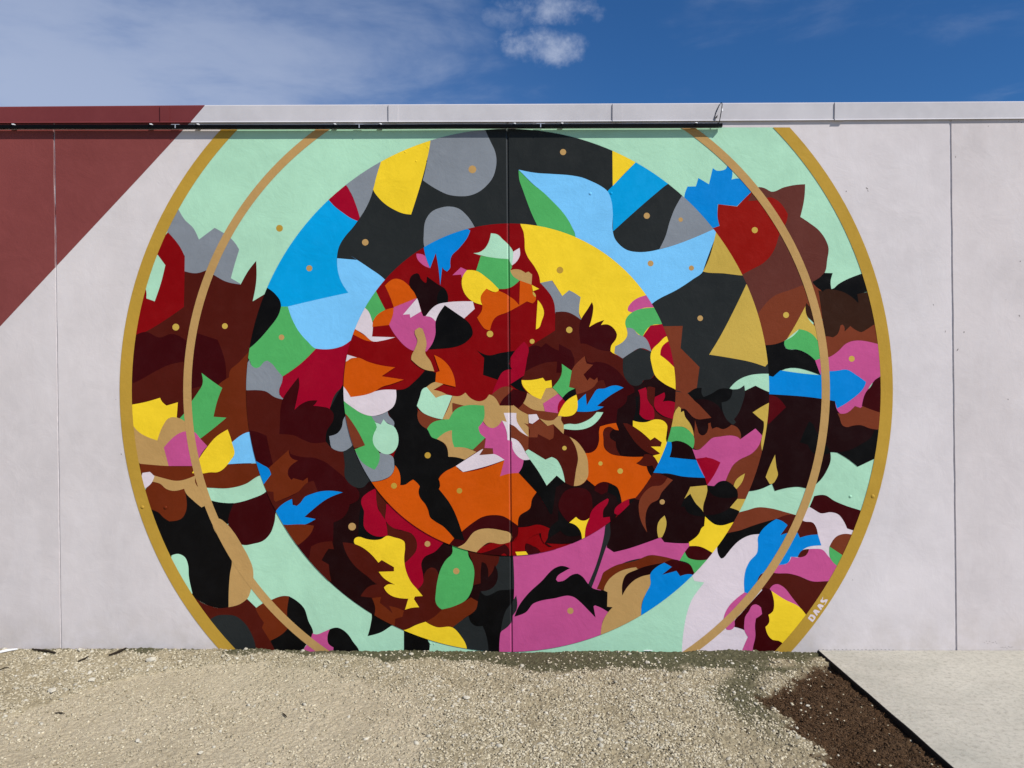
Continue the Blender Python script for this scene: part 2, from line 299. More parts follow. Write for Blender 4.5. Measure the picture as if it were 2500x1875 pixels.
MURAL = """
# outer zone
grey 0 A 690,935 760,1050 840,1125 910,1260 1080,1133 1310,1310 1345,1370 1310,1480 E 1255,240 1360,300 1300,420 800,420 750,300 755,0 A 755,1440 570,1175 550,1000
brown 0 E 755,165 890,185 985,155 1055,195 1200,275 1360,308 1450,150 1528,52 1530,260 1490,490 1630,405 1800,500 1800,1000 1640,1659 1400,2500 200,2500 150,780 300,700 700,500
darkred 0 A 575,1180 735,1395 757,1450 E 757,0 755,165 748,550 330,820 245,862 150,880 180,300 A 400,1400
mint 0 A 465,1425 547,1537 E 500,290 432,490 342,457 336,360 300,300 330,0
maroon 0 E 160,900 330,820 490,880 610,842 775,915 880,830 1110,905 1150,1000 1190,1130 1205,1320 1120,1390 945,1405 825,1435 745,1140 560,1185 450,1240 205,1370 150,1390
sienna 0 E 1480,1000 1340,1150 1240,1250 1235,1310 1120,1390 I 1000,200 900,540 1000,640 1250,600 1500,470 1700,300 E 1700,1100
green 0 E 938,1262 1040,1340 1162,1425 1110,1560 I 1068,298 1208,308 1080,415 925,535 855,455 760,350 700,318 755,255 825,140 E 900,1470 948,1385
tan 0 I 150,380 450,450 540,350 590,312 650,303 720,325 770,360 800,500 600,832 400,825 272,805 200,700
yellow 0 I 170,170 330,140 490,93 515,140 560,178 682,142 670,308 620,303 575,320 525,390 460,555 218,420 160,300
pink 0 I 530,630 770,455 855,460 925,535 1000,615 910,755 900,830 583,830
paleblue 0 I 1265,575 1465,460 1640,500 1640,810 1540,802 1210,812 1285,730
sienna 0 I 275,806 580,830 845,832 1210,815 1540,803 1700,800 1700,930 1580,930 1400,1030 1270,1065 1000,1065 910,1065 870,1000 875,935 660,990 430,935 280,900
yellow 0 I 910,755 1000,625 1090,520 1220,435 1265,570 1287,720 1270,745 1095,900 1040,898 945,912 835,907 850,880
black 0 I 380,1290 762,1100 938,1278 1035,1200 1290,1235 1230,1440 1200,1500 M 1300,420 1280,600 1280,918 1130,928 1030,905 905,845 600,600
sienna 0 I 340,1070 405,1000 490,1022 560,1080 620,1098 750,1075 765,1130 762,1340 740,1380 590,1428 530,1390 470,1330 412,1305 280,1250
tan 0 I 425,932 540,965 660,990 875,932 870,1010 905,1065 1000,1150 1000,1260 975,1262 938,1278 850,1205 762,1110 750,1075 620,1098 560,1080 490,1022 405,1000
lilac 0 I 300,905 380,893 430,940 400,1010 340,1067 260,1060
mint 0 M 615,358 690,342 760,380 790,450 800,580 840,770 700,800 560,600
maroon 0 I 1285,1235 1460,1190 1645,1095 1800,1250 1750,1310 1725,1440 1680,1560 1600,1640 M 1500,232 1400,247 1350,235 1230,60 I 1225,1450
mint 0 I 995,1065 1270,1065 1400,1030 1490,985 1580,928 1700,1000 1645,1096 1470,1185 1285,1230 1150,1225 1030,1200
tan 0 I 1115,1395 1215,1460 1290,1550 M 1370,240 1450,385 1490,490 1497,610 1475,715 1430,828 1360,880 1230,918 1232,740 1245,560 1265,418 1170,230 1055,0 I 1060,1400
brown 0 M 820,780 905,845 1030,905 1130,928 1230,918 1360,880 1430,828 1530,925 1580,980 1640,1085 1630,1140 1710,1280 1760,1395 1740,1500 1000,1500
charcoal 0 M 1000,1080 1045,1040 1100,1010 1200,1000 1300,1012 1400,1085 1480,1210 1520,1330 1525,1480 1200,1480
sienna 0 M 1520,930 1610,870 1700,835 1760,810 1830,795 1885,800 1875,900 1870,1060 1930,1110 1900,1190 1820,1270 1690,1300 1590,1140 1612,1085 1560,1010
black 0 M 1885,800 1980,860 2040,920 2090,1060 2140,1210 2120,1250 2070,1320 2030,1400 2030,1480 1780,1480 1680,1280 1800,1215 1890,1125 1870,1060
pink 0 M 2135,1200 N 60,1212 120,1190 200,1155 175,1230 180,1300 240,1352 230,1480 M 2020,1480 2030,1400 2120,1250
black 0 N 200,1155 285,1138 345,1165 400,1215 450,1290 515,1385 515,1480 235,1480 240,1352 185,1310 175,1240
black 0 N 640,960 920,1090 880,1110 750,1190 608,1230 640,1110 648,980
black 0 N 1000,1120 1250,1200 1250,1255 1278,1310 1275,1390 1275,1480 1000,1480
lilac 0 O 2250,250 1990,580 2015,635 2120,650 2070,715 1985,840 1935,980 1900,1160 1880,1370 1880,1480 P 900,1480 1700,0 L 1690,1350 1140,1270 1060,1330 1000,1390 700,1440 500,1480 150,1620 P 100,200
rust 0 L 330,1350 470,1305 570,1277 700,1285 880,1330 1005,1365 950,1370 770,1405 220,1590 150,1600
brown 0 L 770,1405 940,1355 1010,1368 1070,1425 1175,1445 1205,1490 1225,1572 1030,1605 1000,1550 820,1575 895,1470
black 0 L 180,1600 400,1520 560,1462 780,1400 600,1580 P 590,128 500,138 380,195 300,270 240,345 205,385 180,392 165,375 138,262 L 150,1650
maroon 0 L 1185,1155 1300,1145 1400,1205 1530,1260 1690,1312 1760,1340 1700,1540 1610,1527 1540,1505 1500,1420 1440,1350 1370,1330 1250,1340 1190,1305 1135,1272
azure 0 L 775,1403 830,1420 897,1470 820,1577 920,1550 1005,1550 1030,1605 1120,1580 1225,1570 P 1262,250 1060,300 1005,375 930,375 905,435 840,462 700,560 660,542 610,560 578,610 595,640 560,780 490,778 432,757 428,620 450,500 490,420 570,325 578,250 578,160 600,115 L 720,1435
brown 0 P 1060,300 1128,290 1110,345 1060,378 1005,375
pink 0 P 820,460 870,455 905,435 940,372 1040,378 1090,362 1130,290 1200,287 1270,295 1340,370 1430,470 1450,520 1400,640 1338,637 1160,637 1040,590 930,560 750,555 700,560
rust 0 P 1350,262 1440,145 1490,128 1590,133 1700,200 1540,385 1490,355
green 0 P 1350,262 1490,355 1560,400 1470,500 1430,470 1365,400
brown 0 P 578,610 610,560 665,542 800,553 900,553 1000,575 1160,637 1340,637 1420,640 1150,1050 1090,1000 1000,880 700,760 640,740 570,640
maroon 0 P 650,705 720,735 1035,925 1095,1000 850,1320 750,1480 510,1480 480,1200 430,1165 325,1130 325,1070 400,980
pink 0 P 705,720 740,680 790,668 830,685 960,830 1035,925 860,830 720,740
yellow 0 P 722,740 860,830 1030,920 1110,1020 870,1330 800,1280 735,1270 690,1225 658,1130 695,1090 690,1000 740,960 752,900 740,800
pink 0 P 555,887 610,920 622,990 600,1010 555,1040 545,1120 550,1220 520,1380 520,1480 380,1480 410,1380 470,1240 430,1160 430,1090 440,1020 480,960 520,895
pink 0 P 432,757 490,778 400,900 325,1060 322,1130 290,1160 240,1160 205,1060 220,990 270,900 350,820
azure 0 C 1905,805 1940,688 2030,686 2058,595 D 48,663 90,487 130,515 180,515 225,500 240,480 248,457 295,505 302,540 292,612 380,602 440,635 530,720 350,900 145,878 140,960 160,1110 50,1200 C 2000,1000
black 0 H 1140,260 1260,240 1300,300 1300,400 1200,360
cocoa 0 D 530,720 590,693 650,705 720,742 860,695 980,670 1087,662 1080,800 1035,1015 1130,1078 1240,1165 1310,1265 1338,1340 1325,1480 H 1295,185 1240,240 1165,278 1190,320 900,500 570,620 300,200 D 300,1500 470,830
vermilion 0 D 148,878 270,893 352,902 440,810 525,728 472,843 600,833 720,805 775,830 900,985 890,1050 800,1230 770,1330 710,1440 640,1510 H 500,150 410,200 330,150 D 80,1140 162,1112 142,1020 142,940
rust 0 H 540,600 580,620 760,428 930,365 1095,312 1185,312 1280,395 1540,652 1470,682 1380,697 1290,685 1100,600 900,890 860,920 780,948 655,963 560,900
black 0 H 1165,278 1240,235 1292,182 1385,185 1362,280 1370,355 1380,355 1440,308 1700,190 1800,300 1760,385 1665,410 1670,480 1665,520 1400,420 1280,380 1190,315
umber 0 H 1230,370 1400,420 1600,480 1700,520 1900,420 1900,760 1690,850 1300,950 1250,500
rust 0 H 1250,860 1330,868 1500,860 1640,850 1900,780 1920,1000 1300,1150
umber 0 H 1280,380 1310,360 1390,362 1500,390 1600,450 1665,515 1650,412 1760,388 1850,600 1900,740 1835,740 1740,800 1690,823 1650,810 1575,757 1515,812 1500,750 1480,740 1465,760 1440,840 1385,880 1320,865 1290,690 1400,695 1540,652
rust 0 H 1330,868 1385,880 1440,840 1462,780 1470,748 1490,740 1508,760 1512,815 1575,757 1650,808 1695,823 1740,800 1835,740 1950,700 1920,950 1870,950 1535,943 1420,1045 1350,1090 1260,1100 1250,900
rust 0 H 1180,700 1280,700 1300,1100 1220,1000
umber 0 H 1100,508 1140,550 1190,585 1290,870 1240,870 1215,760 1160,700 1110,650 1092,580
brass 0 H 1090,540 1100,630 1130,690 1200,770 1245,860 1235,920 1020,790 890,895 960,780
green 0 H 1025,790 1100,808 1180,860 1240,960 1252,1020 1250,1110 1195,1125 1120,1060 1000,1010 900,1010 862,960 865,915 950,870
black 0 H 600,963 655,963 780,948 865,915 860,960 880,1000 930,1012 1000,1010 1080,1040 1195,1128 1240,1200 1255,1287 830,1237 740,1305 690,1292 600,1250
pink 0 H 1195,1128 1260,1105 1350,1090 1430,1040 1535,943 1870,950 1950,1100 1950,1270 1850,1335 1790,1400 1750,1690 1640,1690 L 1520,310 1440,300 1400,150 H 1350,1300 1250,1280
azure 0 H 600,1270 695,1293 740,1305 820,1235 1050,1268 1255,1287 1258,1245 1420,1240 1540,1228 1640,1285 1745,1360 1740,1380 1560,1570 1430,1648 1408,1570 1360,1562 1000,1525 705,1493 600,1490
wine 0 L 600,50 704,55 1290,108 1410,130 1435,230 1480,280 1560,330 1700,330 1850,380 1900,400 1920,450 1850,745 1655,838 1430,685 1360,680 1362,770 1320,880 1240,995 1130,1068 1010,1055 900,1065 760,1100 730,1022 600,1080 480,1102 400,1100 500,600
rust 0 L 1435,258 1510,265 1625,182 1685,203 1710,180 1890,250 1960,300 1900,440 1790,425 1680,388 1600,395 1530,410 1490,390 1460,310
maroon 0 H 1950,1270 1898,1303 1840,1340 1790,1420 L 1770,0 1700,180 1890,250 1970,270 H 1980,1400
black 0 L 1835,445 1880,435 1930,450 1900,740 1850,745 1655,838 1550,755 1430,683 1560,660 1700,590 1800,520
black 0 L 1130,350 1160,365 1200,440 1250,530 1340,640 1360,690 1300,705 1190,700 1140,650 1118,600 1030,575 1080,450
crimsonbrown 0 L 650,60 770,80 880,195 690,380 640,300
brass 0 L 762,708 778,850 792,930 780,960 735,1020 705,1025 660,950 690,870
# thin ring and outer ring drawn by code here
RINGS
# middle disc base
DISC1
grey 1 B 1280,140 1400,90 1560,40 1860,30 1885,90 1935,200 1985,310 2000,400 1990,500 1960,590 1900,670 1800,750 1690,788 1600,792 1480,775 1350,715 1205,620 1250,420
grey 1 B 1222,1340 1215,1200 1240,1040 1300,960 1390,918 1490,903 1590,925 1680,1000 1765,1127 1800,1200 1300,1450
yellow 1 B 700,380 1300,120 1288,190 1275,280 1240,440 1078,990 1000,980 900,940 790,870 720,800 668,718 700,560
grey 1 B 340,640 760,380 750,425 720,520 700,590 668,720 640,810 590,920 525,1025 480,880 430,760
crimson 1 B 150,810 340,640 378,675 430,765 480,880 525,1025 500,1060 440,1035 340,970 240,890
sky 1 B 150,800 192,838 250,900 340,970 440,1035 500,1060 440,1140 370,1220 295,1350 278,1440 278,1540 F 285,150 320,260 400,397 290,420 0,490 E 1870,545 1795,545 1770,460 1655,348 1500,300 1700,0 A 2100,800
black 1 E 1600,310 1655,348 1720,400 1780,470 1797,545 1780,610 1720,710 1650,800 1480,975 1350,1000 1450,500
green 1 E 1797,545 1870,545 1910,660 2000,820 2090,930 2180,1000 2000,1170 1815,1300 1760,1240 1700,1165 1650,1130 1610,1145 1570,1195 1525,1210 1485,1190 1455,1120 1380,1050 1470,985 1650,800 1780,610
paleblue 1 B 292,1360 430,1440 600,1550 F 430,0 620,125 795,255 900,400 700,800 480,900 350,967 240,1000 130,1008 40,997 E 2090,930 2000,830 1920,690 1870,545 F 290,420 400,397 320,270 285,150 278,50
grey 1 E 1455,1120 1485,1190 1525,1210 1570,1195 1610,1145 1650,1130 1700,1165 1760,1240 1815,1300 1810,1350 1775,1460 1780,1500 1830,1530 1815,1550 1730,1525 1620,1458 1560,1450 1425,1452 1350,1300
crimson 1 F 440,900 350,965 240,1002 130,1008 50,1000 E 2000,1170 1815,1302 1810,1355 1777,1460 1790,1510 1850,1560 I 1950,300 J 200,215 310,0 F 400,1400 500,1000
black 1 F 350,1370 290,1480 200,1650 J 200,200 240,310 155,480 160,570 215,635 300,600 420,400 400,0
wine 1 I 1000,1000 K 1000,1000 1000,1659 O 1000,1659 M 1000,1659
brown 1 E 1380,1452 1560,1452 1620,1458 1730,1525 1815,1550 I 1900,400 J 160,570 215,635 350,675 370,960 100,900 I 1600,1300 1300,700
maroon 1 E 1985,1310 1995,1380 1978,1490 I 1942,225 2010,165 2090,128 J 65,122 50,150 20,180 100,188 200,215 240,265 240,320 165,460 155,572 100,580 20,583 I 2020,540 1940,500 1870,490 1778,485 1785,350 1790,220 1815,110 E 1890,1430
maroon 1 I 1400,440 1560,470 1640,505 1660,600 1710,810 1660,855 1480,760
azure 1 I 1500,760 1540,785 1600,820 1660,855 1690,920 1670,1000 1640,1062 1560,1000
maroon 1 I 1880,655 1900,700 1950,717 2090,738 J 0,738 130,778 270,880 370,965 460,1040 520,1130 510,1190 465,1225 415,1245 400,1300 345,1385 240,1440 235,1659 N 230,205 100,220 0,265 M 2120,500 1800,150 I 1650,1300 1700,900
sienna 1 I 1880,655 1885,700 1900,735 1978,772 1870,890 1870,920 1910,980 1930,962 2035,990 2083,955 2087,1010 2060,1060 1980,1110 1740,1218 1720,1200 1715,1110 1650,1105 1600,1040 1690,920 1665,850
brown 1 I 2083,1010 2150,990 2195,1110 2060,1160 1990,1250 1940,1260 1920,1190 1750,1310 1600,1105 1715,1110 1720,1205 1745,1218 1980,1112
azure 1 I 1748,1308 1830,1230 1915,1187 1922,1250 1965,1262 2000,1235 2060,1160 2120,1135 J 100,1105 220,1098 340,1115 180,1180 0,1315 I 2050,1380 2170,1403 2060,1460 1850,1465 1700,1450
sienna 1 M 1800,30 1850,28 2070,25 2153,38 2130,100 2060,185 1985,245 1850,200
brown 1 M 2122,262 2150,248 N 60,232 225,205 245,292 185,288 150,340 112,410 190,458 200,560 217,640 0,600 M 2100,500
charcoal 1 J 345,680 445,610 500,640 660,980 620,1000 570,1055 530,1068 480,1060 370,965 360,800
grey 1 J 400,250 345,330 330,410 290,470 193,508 203,570 218,632 270,662 345,672 400,645 450,600 500,400
black 1 J 535,1255 700,1300 830,1580 N 800,150 760,180 690,192 620,185 510,160 J 510,1480
crimson 1 J 700,1070 600,1125 545,1180 538,1230 550,1270 567,1310 565,1400 570,1490 640,1565 690,1587 828,1583 815,1480 800,1410 720,1290 705,1200
brown 1 J 705,1080 840,1220 810,1250 805,1330 800,1412 740,1320 708,1230
brown 1 N 815,5 870,50 960,90 1060,105 1115,160 1143,240 1130,310 1080,380 1030,420 1008,450 1000,380 1010,250 980,190 900,165 825,148
crimson 1 J 810,1240 805,1330 800,1412 820,1445 870,1490 1000,1530 N 1080,120 1140,220 1130,310 1080,375 1010,440 1030,560 1080,660 1145,728 1200,680 1210,650 1208,580 1195,420 1215,385 1340,315 1415,235 1500,150 J 1000,1250
brown 1 N 338,218 400,222 480,240 560,280 640,345 725,440 760,408 893,485 893,530 728,535 770,590 905,675 810,680 760,685 600,580 460,460 380,340
brown 1 N 530,800 640,685 780,680 900,760 1060,760 1140,728 1205,660 1220,560 1260,505 1300,488 1345,505 1375,560 1400,800 1415,945 1330,1020 1235,1075 1180,1095 1110,1110 1015,1165 880,1130 870,1000 740,880 750,830 650,815
sienna 1 N 655,820 755,805 740,870 840,950 880,985 840,905 930,925 1000,955 985,1020 905,1045 900,1130 680,1010 690,930
yellow 1 N 460,200 475,170 510,158 590,180 690,192 760,180 810,148 900,165 980,190 1005,210 1012,260 1003,390 1010,470 1035,560 1080,650 1145,725 1203,797 1120,802 1108,830 1165,918 1080,925 1012,945 1048,825 960,820 860,790 800,735 785,705 810,680 905,675 770,590 728,535 893,530 893,485 760,408 725,437 640,340 540,265 470,235
sienna 1 N 1420,940 1560,900 1660,850 1725,812 1800,855 1780,940 1740,980 1660,1030 1530,1137 1350,1130 1290,1105 1235,1075 1330,1020
green 1 N 1520,250 1690,300 1700,370 1740,440 1760,520 1755,620 1730,740 1680,830 1560,900 1410,942 1360,900 1343,860 1345,760 1365,620 1400,500 1460,400 1520,340
brown 1 N 1680,300 2040,370 2020,440 2000,490 1980,465 1960,530 1910,595 1900,480 1880,445 1840,430 1830,530 1830,660 1745,680 1760,600 1758,500 1740,430
charcoal 1 N 2030,370 2180,370 2190,500 2185,730 2010,745 1900,795 1850,775 1830,745 1930,725 1990,670 2015,590 2005,510 1990,480 2018,440
black 1 N 1825,745 1850,780 1900,793 1950,775 2010,742 2140,728 O 60,720 180,727 95,790 40,880 0,1040 N 2045,1180 2035,1300 2035,1480 1915,1480 1905,1300 1880,1180 1850,1120 1770,1115 1720,1070 1702,1010 1740,980 1780,940 1800,855
charcoal 1 N 1700,1010 1720,1075 1770,1118 1850,1120 1880,1190 1910,1340 1915,1480 1640,1480 1680,1362 1650,1280 1600,1200 1525,1137 1660,1035
yellow 1 N 950,1170 1020,1160 1130,1110 1235,1075 1290,1108 1350,1132 1525,1137 1620,1235 1665,1310 1680,1362 1660,1450 1200,1350
pink 1 O 52,300 500,200 1060,0 1080,270 1145,323 1300,285 1480,225 1650,163 1690,215 1955,215 1960,270 1855,415 1540,380 1150,500 1000,720 1085,965 1020,1080 1005,1210 700,1500 N 2035,1500 2036,1250 2045,1190 2130,1120 O 45,1020 65,800 65,520
charcoal 1 K 1040,1490 1105,1440 O 1105,10 1105,150 1060,270 960,560 905,705 865,675 950,470 1020,230 1055,50
charcoal 1 O 90,790 92,950 45,1030 45,1060 0,1125 N 2047,1180 2060,1090 2110,940 2160,875
black 1 O 70,1020 110,920 220,770 350,650 540,480 570,472 670,497 610,530 530,590 520,620 540,642 590,635 700,565 750,555 790,575 870,670 905,705 1000,735 1060,740 1075,760 1070,910 1132,918 1100,960 1080,968 1000,920 940,897 925,910 947,1030 870,950 780,860 720,812 680,797 500,822 340,852 280,875 190,975 120,1005
tan 1 O 1035,735 1060,660 1120,590 1200,535 1300,500 1387,487 1500,520 1545,570 1545,680 1490,770 1450,860 1440,950 1450,1000 1300,1250 1003,1250 1005,1180 1020,1090 1085,968 1132,918 1072,912 1076,755
sienna 1 O 960,720 1010,600 1030,545 1080,510 1150,472 1380,415 1540,355 1660,368 1800,402 1650,450 1400,505 1385,487 1280,502 1180,545 1090,620 1060,665 1030,735
wine 1 O 1235,792 1242,640 1265,582 1390,512 1690,437 1700,480 1540,562 1460,580 1360,630 1290,700
maroon 1 O 1690,437 1800,402 1900,435 1970,460 2015,545 1985,572 1855,590 1640,580
azure 1 O 1540,555 1610,480 1690,437 1770,482 1665,567 1820,525 1860,582 1990,565 2050,600 1450,1100 1440,950 1455,860 1490,770 1540,670
yellow 1 C 1128,200 1450,350 1380,425 1270,535 1132,682
sky 1 C 1380,425 1450,350 1850,600 1730,658 1600,760 1500,845 1135,1172 1132,1000 1120,860 1075,738
paleblue 1 C 115,505 300,540 480,552 700,570 800,590 900,630 1000,680 1075,738 1115,830 1132,960 1133,1170 1150,1240 1200,1310 1280,1370 1400,1395 1500,1392 1640,1365 1800,1320 2000,1245 D 95,1150 160,1130 0,1550 G 2105,168 2000,250 1850,350 1555,517 1400,700 900,300 C 700,1300 728,1225 690,1120 640,1030 580,950 480,845 370,740 270,660 180,570
green 1 C 115,510 180,575 270,665 370,740 480,845 580,950 640,1030 690,1120 730,1225 700,1400 400,1300 315,1105 270,1010 160,720 125,620
grey 1 C 1880,788 2000,780 D 250,1080 95,1150 C 2000,1245 1800,1320 1635,1365 1700,1230 1750,1060 1800,930
brass 1 D 125,1170 300,1200 500,1650 410,1648 200,1625 0,1610 C 2105,1605 2130,1560
brass 1 H 452,305 600,400 800,1100 683,1163 655,1195 500,1145 300,1105 50,1065 140,920 330,560
rust 1 G 1600,760 1888,755 1865,995 1940,1070 2070,1200 2040,1425 1915,1495 1880,1472 1700,1465
wine 1 K 1790,200 2000,110 L 60,120 185,200 H 430,1460 550,1400 705,1475 900,1500 L 620,700 380,1100 K 1800,700
rust 1 K 1700,20 1880,35 1945,50 2010,120 2120,215 2200,308 2090,330 2010,310 1950,250 1910,212 1860,215 1700,300
black 1 G 1945,1485 2045,1425 2095,1425 2093,1490 2115,1523 H 60,1495 180,1432 300,1440 298,1490 260,1555 185,1580 L 190,260 K 2212,150 2020,120
maroonblack 1 K 2020,118 L 0,110 90,140 150,180 190,250 290,385 210,430 120,410 75,400 45,365 K 2165,365 2140,480 2100,500 2045,430 2025,335 2200,310
mint 1 H 270,1430 350,1350 500,1285 600,1273 800,1280 800,1500 700,1470 550,1400 437,1455 430,1395 380,1430 300,1440
charcoal 1 H 430,1395 437,1455 400,1620 L 390,210 340,300 318,325 340,360 310,385 270,360 200,250 185,145 H 250,1570 295,1500 300,1440 380,1430 410,1410
rust 1 K 2020,333 2045,420 2075,490 2100,500 2130,490 2160,440 2163,370 2190,362 L 70,400 85,430 130,412 200,433 240,420 290,385 350,410 385,460 392,560 100,600 K 2055,660 2010,640 2005,520 2015,450
rust 1 L 610,560 720,600 560,1180 440,1185 355,1183 345,1075 300,1030 230,990 270,880 330,800 400,750 530,680 570,630
pink 1 K 1993,648 2055,658 L 0,605 100,522 150,515 330,508 362,520 385,543 550,425 622,500 600,580 550,660 510,695 370,768 310,820 270,890 228,990 150,1005 105,1045 30,1038 K 2150,1030 2030,750
crimson 1 K 2030,752 2150,735 L 0,735 80,750 172,792 120,900 30,1035 K 2150,1035 2125,955
green 1 K 1700,430 1830,402 1900,412 1960,450 2005,505 2015,570 1998,645 1930,590 1870,565 1815,558 1760,572 1690,570
brass 1 K 1845,187 1868,205 1868,250 1900,235 1915,300 1960,360 2000,450 2008,510 1960,450 1900,410 1830,402 1740,415 1780,320 1805,240
maroonblack 1 K 1765,572 1815,558 1900,580 1960,625 2000,680 2032,762 1745,735
azure 1 K 1700,565 1765,572 1770,610 1745,735 1900,752 2035,765 2070,850 2130,958 1900,945 1670,910 1620,920 1500,880
maroonblack 1 K 1500,900 1670,910 1900,945 2128,958 2150,1040 L 0,1375 350,1185 300,1500 K 2000,1659 O 1690,215 1650,163 1480,225 1300,285 1145,323 1065,270 1105,150 K 1107,1400 1300,1150
brown 1 K 1500,900 1640,915 1730,955 1660,1040 1560,1050 1430,1200 1350,1180
rust 1 K 1725,955 1782,982 1700,1070 1655,1125 1630,1185 1540,1240 1500,1310 1485,1400 1505,1550 1440,1430 1415,1320 1420,1210 1480,1110 1560,1050 1650,1040
brass 1 K 2150,1038 1970,1055 1945,1110 1905,1185 1970,1130 2020,1220 2112,1330 2108,1290 2140,1160 2155,1100
black 1 K 1970,1132 2010,1210 2112,1330 2130,1375 2000,1360 1940,1330 1910,1270 1870,1270 1905,1190
brass 1 K 1692,1365 1712,1430 1700,1520 1665,1600 1625,1605 1612,1520 1625,1440
black 1 K 2150,1040 L 105,1048 150,1005 225,990 300,1030 345,1078 357,1180 275,1280 400,1318 360,1420 310,1437 170,1472 110,1460 K 2130,1375 2112,1330 2108,1290 2140,1170 2155,1100
maroonblack 1 L 35,1080 100,1150 150,1168 355,1165 340,1210 275,1280 180,1335 0,1365 K 2112,1330 2110,1270 L 20,1150
brass 1 L 355,1185 440,1187 540,1190 420,1350 375,1318 275,1280
yellow 1 K 2130,1375 L 60,1425 110,1460 170,1472 310,1437 450,1400 P 300,500 85,330 O 2060,260 1960,258 1955,215 2060,130 2105,50 K 2120,1480
green 1 O 1912,320 1950,385 2000,400 2145,403 2250,420 2030,580 2012,545 1970,460 1855,415 1880,370
maroon 1 O 1912,320 1960,258 2060,260 2205,332 2300,350 2145,405 2000,402 1950,385
brass 1 L 437,910 405,1005 345,1080 315,1045 330,1000
brass 1 L 740,125 740,400 620,665 612,600 642,385 640,350 600,320 520,252 600,200
# inner disc base
DISC2
yellow 2 C 125,1040 140,1110 165,1165 180,1260 188,1385 210,1440 G 290,120 335,210 350,292 480,265 588,432 660,370 780,440 770,620 800,690 1100,1030 1250,1100 1600,800 1800,700 C 1800,1000
grey 2 G 350,290 475,265 588,432 660,370 720,400 785,445 768,600 770,640 800,692 700,720 510,620 500,510
brown 2 G 512,606 632,604 795,692 1000,900 1108,1028 1180,1080 1245,1107 1275,1330 700,1659 300,1659 150,1320 180,1250 225,985 510,805
maroon 2 G 785,945 785,700 870,560 907,498 922,540 920,590 878,768 950,725 1040,692 1005,745 1080,740 1150,790 1178,850 1165,900 1115,970 1108,1028 1010,1018 880,965 840,948
pink 2 G 1470,430 1620,400 1650,550 1560,555 1470,560 1340,608 1300,595 1293,575 1320,520 1400,455
green 2 G 1340,610 1450,568 1560,558 1700,540 1760,720 1680,735 1550,750 1455,870 1400,835 1350,785 1280,775 1268,740 1280,670
crimson 2 G 1455,870 1540,750 1660,735 1800,700 1860,850 1715,870 1550,1030
grey 2 G 1280,775 1350,785 1410,850 1455,865 1550,1035 1430,995 1330,1045 1240,1107 1150,1050 1160,975 1250,920 1290,860
charcoal 2 G 1245,1105 1330,1045 1425,993 1550,1035 1538,1090 1555,1190 1580,1285 1530,1335 1460,1345 1440,1385 1390,1402 1330,1392 1280,1340
maroonblack 2 K 1090,440 1300,420 1700,500 1700,700 1600,960 1440,890 1450,740 1200,710 1090,560
maroonblack 2 G 1320,1390 1400,1402 1450,1370 1470,1342 1540,1330 1585,1285 1690,1380 1850,1460 K 1900,300 1600,900 1450,735 1250,730 1170,560 1195,440 1170,370 1178,220 1285,80 G 1285,1510 1365,1475 1365,1430
yellow 2 G 1550,1030 1640,930 1690,880 1712,868 1800,850 1750,925 1670,975 1645,1070 1740,1145 1790,1195 1900,1300 1900,1500 1810,1442 1690,1380 1590,1290 1555,1180 1540,1080
crimson 2 G 1725,925 1665,980 1645,1070 1740,1145 1785,1190 1860,1250 1820,900
maroon 2 G 225,985 290,965 360,985 410,940 480,990 550,1022 553,950 680,1018 715,1185 690,1235 582,1165 585,1260 523,1262 532,1140 430,1148 180,1250 200,1100
rust 2 G 690,1235 830,1080 840,1140 920,1175 818,1280 860,1345 885,1312 935,1340 965,1310 970,1360 940,1400 740,1495 730,1430 660,1415
maroon 2 G 835,1078 850,1130 885,1152 960,1143 1050,1158 1150,1210 1275,1340 1320,1385 1365,1430 1365,1475 1290,1505 1280,1570 1240,1620 K 1185,215 1175,300 1170,370 1000,700 600,700 600,430 900,200 G 740,1495 940,1400 970,1360 965,1310 935,1340 885,1312 860,1345 818,1280 920,1175 850,1160
brown 2 G 740,1495 940,1400 975,1352 1035,1342 1060,1415 1000,1500 850,1640 760,1560
black 2 K 1378,80 1420,80 1430,280 1460,320 1570,328 1480,360 1350,340 1375,260
crimson 2 G 1405,1450 1490,1418 1505,1470 1505,1540 K 1530,150 1575,210 1578,325 1480,325 1420,270 1430,150 1410,20
brown 2 G 1505,1415 1530,1410 1590,1425 1585,1540 K 1585,220 1640,280 1800,320 1800,580 1715,580 1715,400 1690,360 1580,330 1577,220 1510,110
crimson 2 K 1588,85 1690,35 1698,65 1672,135 1740,127 1900,210 1830,330 1650,270 1590,210
yellow 2 K 1350,340 1420,357 1500,355 1580,328 1690,350 1715,380 1715,480 1710,560 1720,580 1800,600 1700,850 1620,800 1565,720 1645,695 1545,620 1650,620 1662,575 1585,520 1540,552 1450,470 1350,400
brown 2 K 1242,368 1290,372 1350,405 1450,475 1540,552 1585,520 1662,575 1645,620 1545,620 1645,695 1590,712 1500,680 1400,600 1290,450
orange 2 K 985,450 995,405 1080,380 1168,365 1197,445 1150,435 1110,410 1070,410 1037,435 1035,540 1045,630 1095,690 1220,722 1350,732 1465,730 1430,770 1385,800 1450,825 1498,835 1510,880 1550,945 1480,1172 1320,1185 1230,1225 1215,1150 1190,1085 1140,1035 1090,1010 1030,1001 970,1022 940,1047 850,970 800,800 832,690 900,685 950,650 975,600 985,550
brown 2 K 1385,800 1440,760 1475,705 1520,702 1565,720 1622,800 1650,850 1580,868 1560,825 1460,830
maroonblack 2 K 1135,435 1197,445 1300,700 1220,720 1165,570 1105,530 1100,490
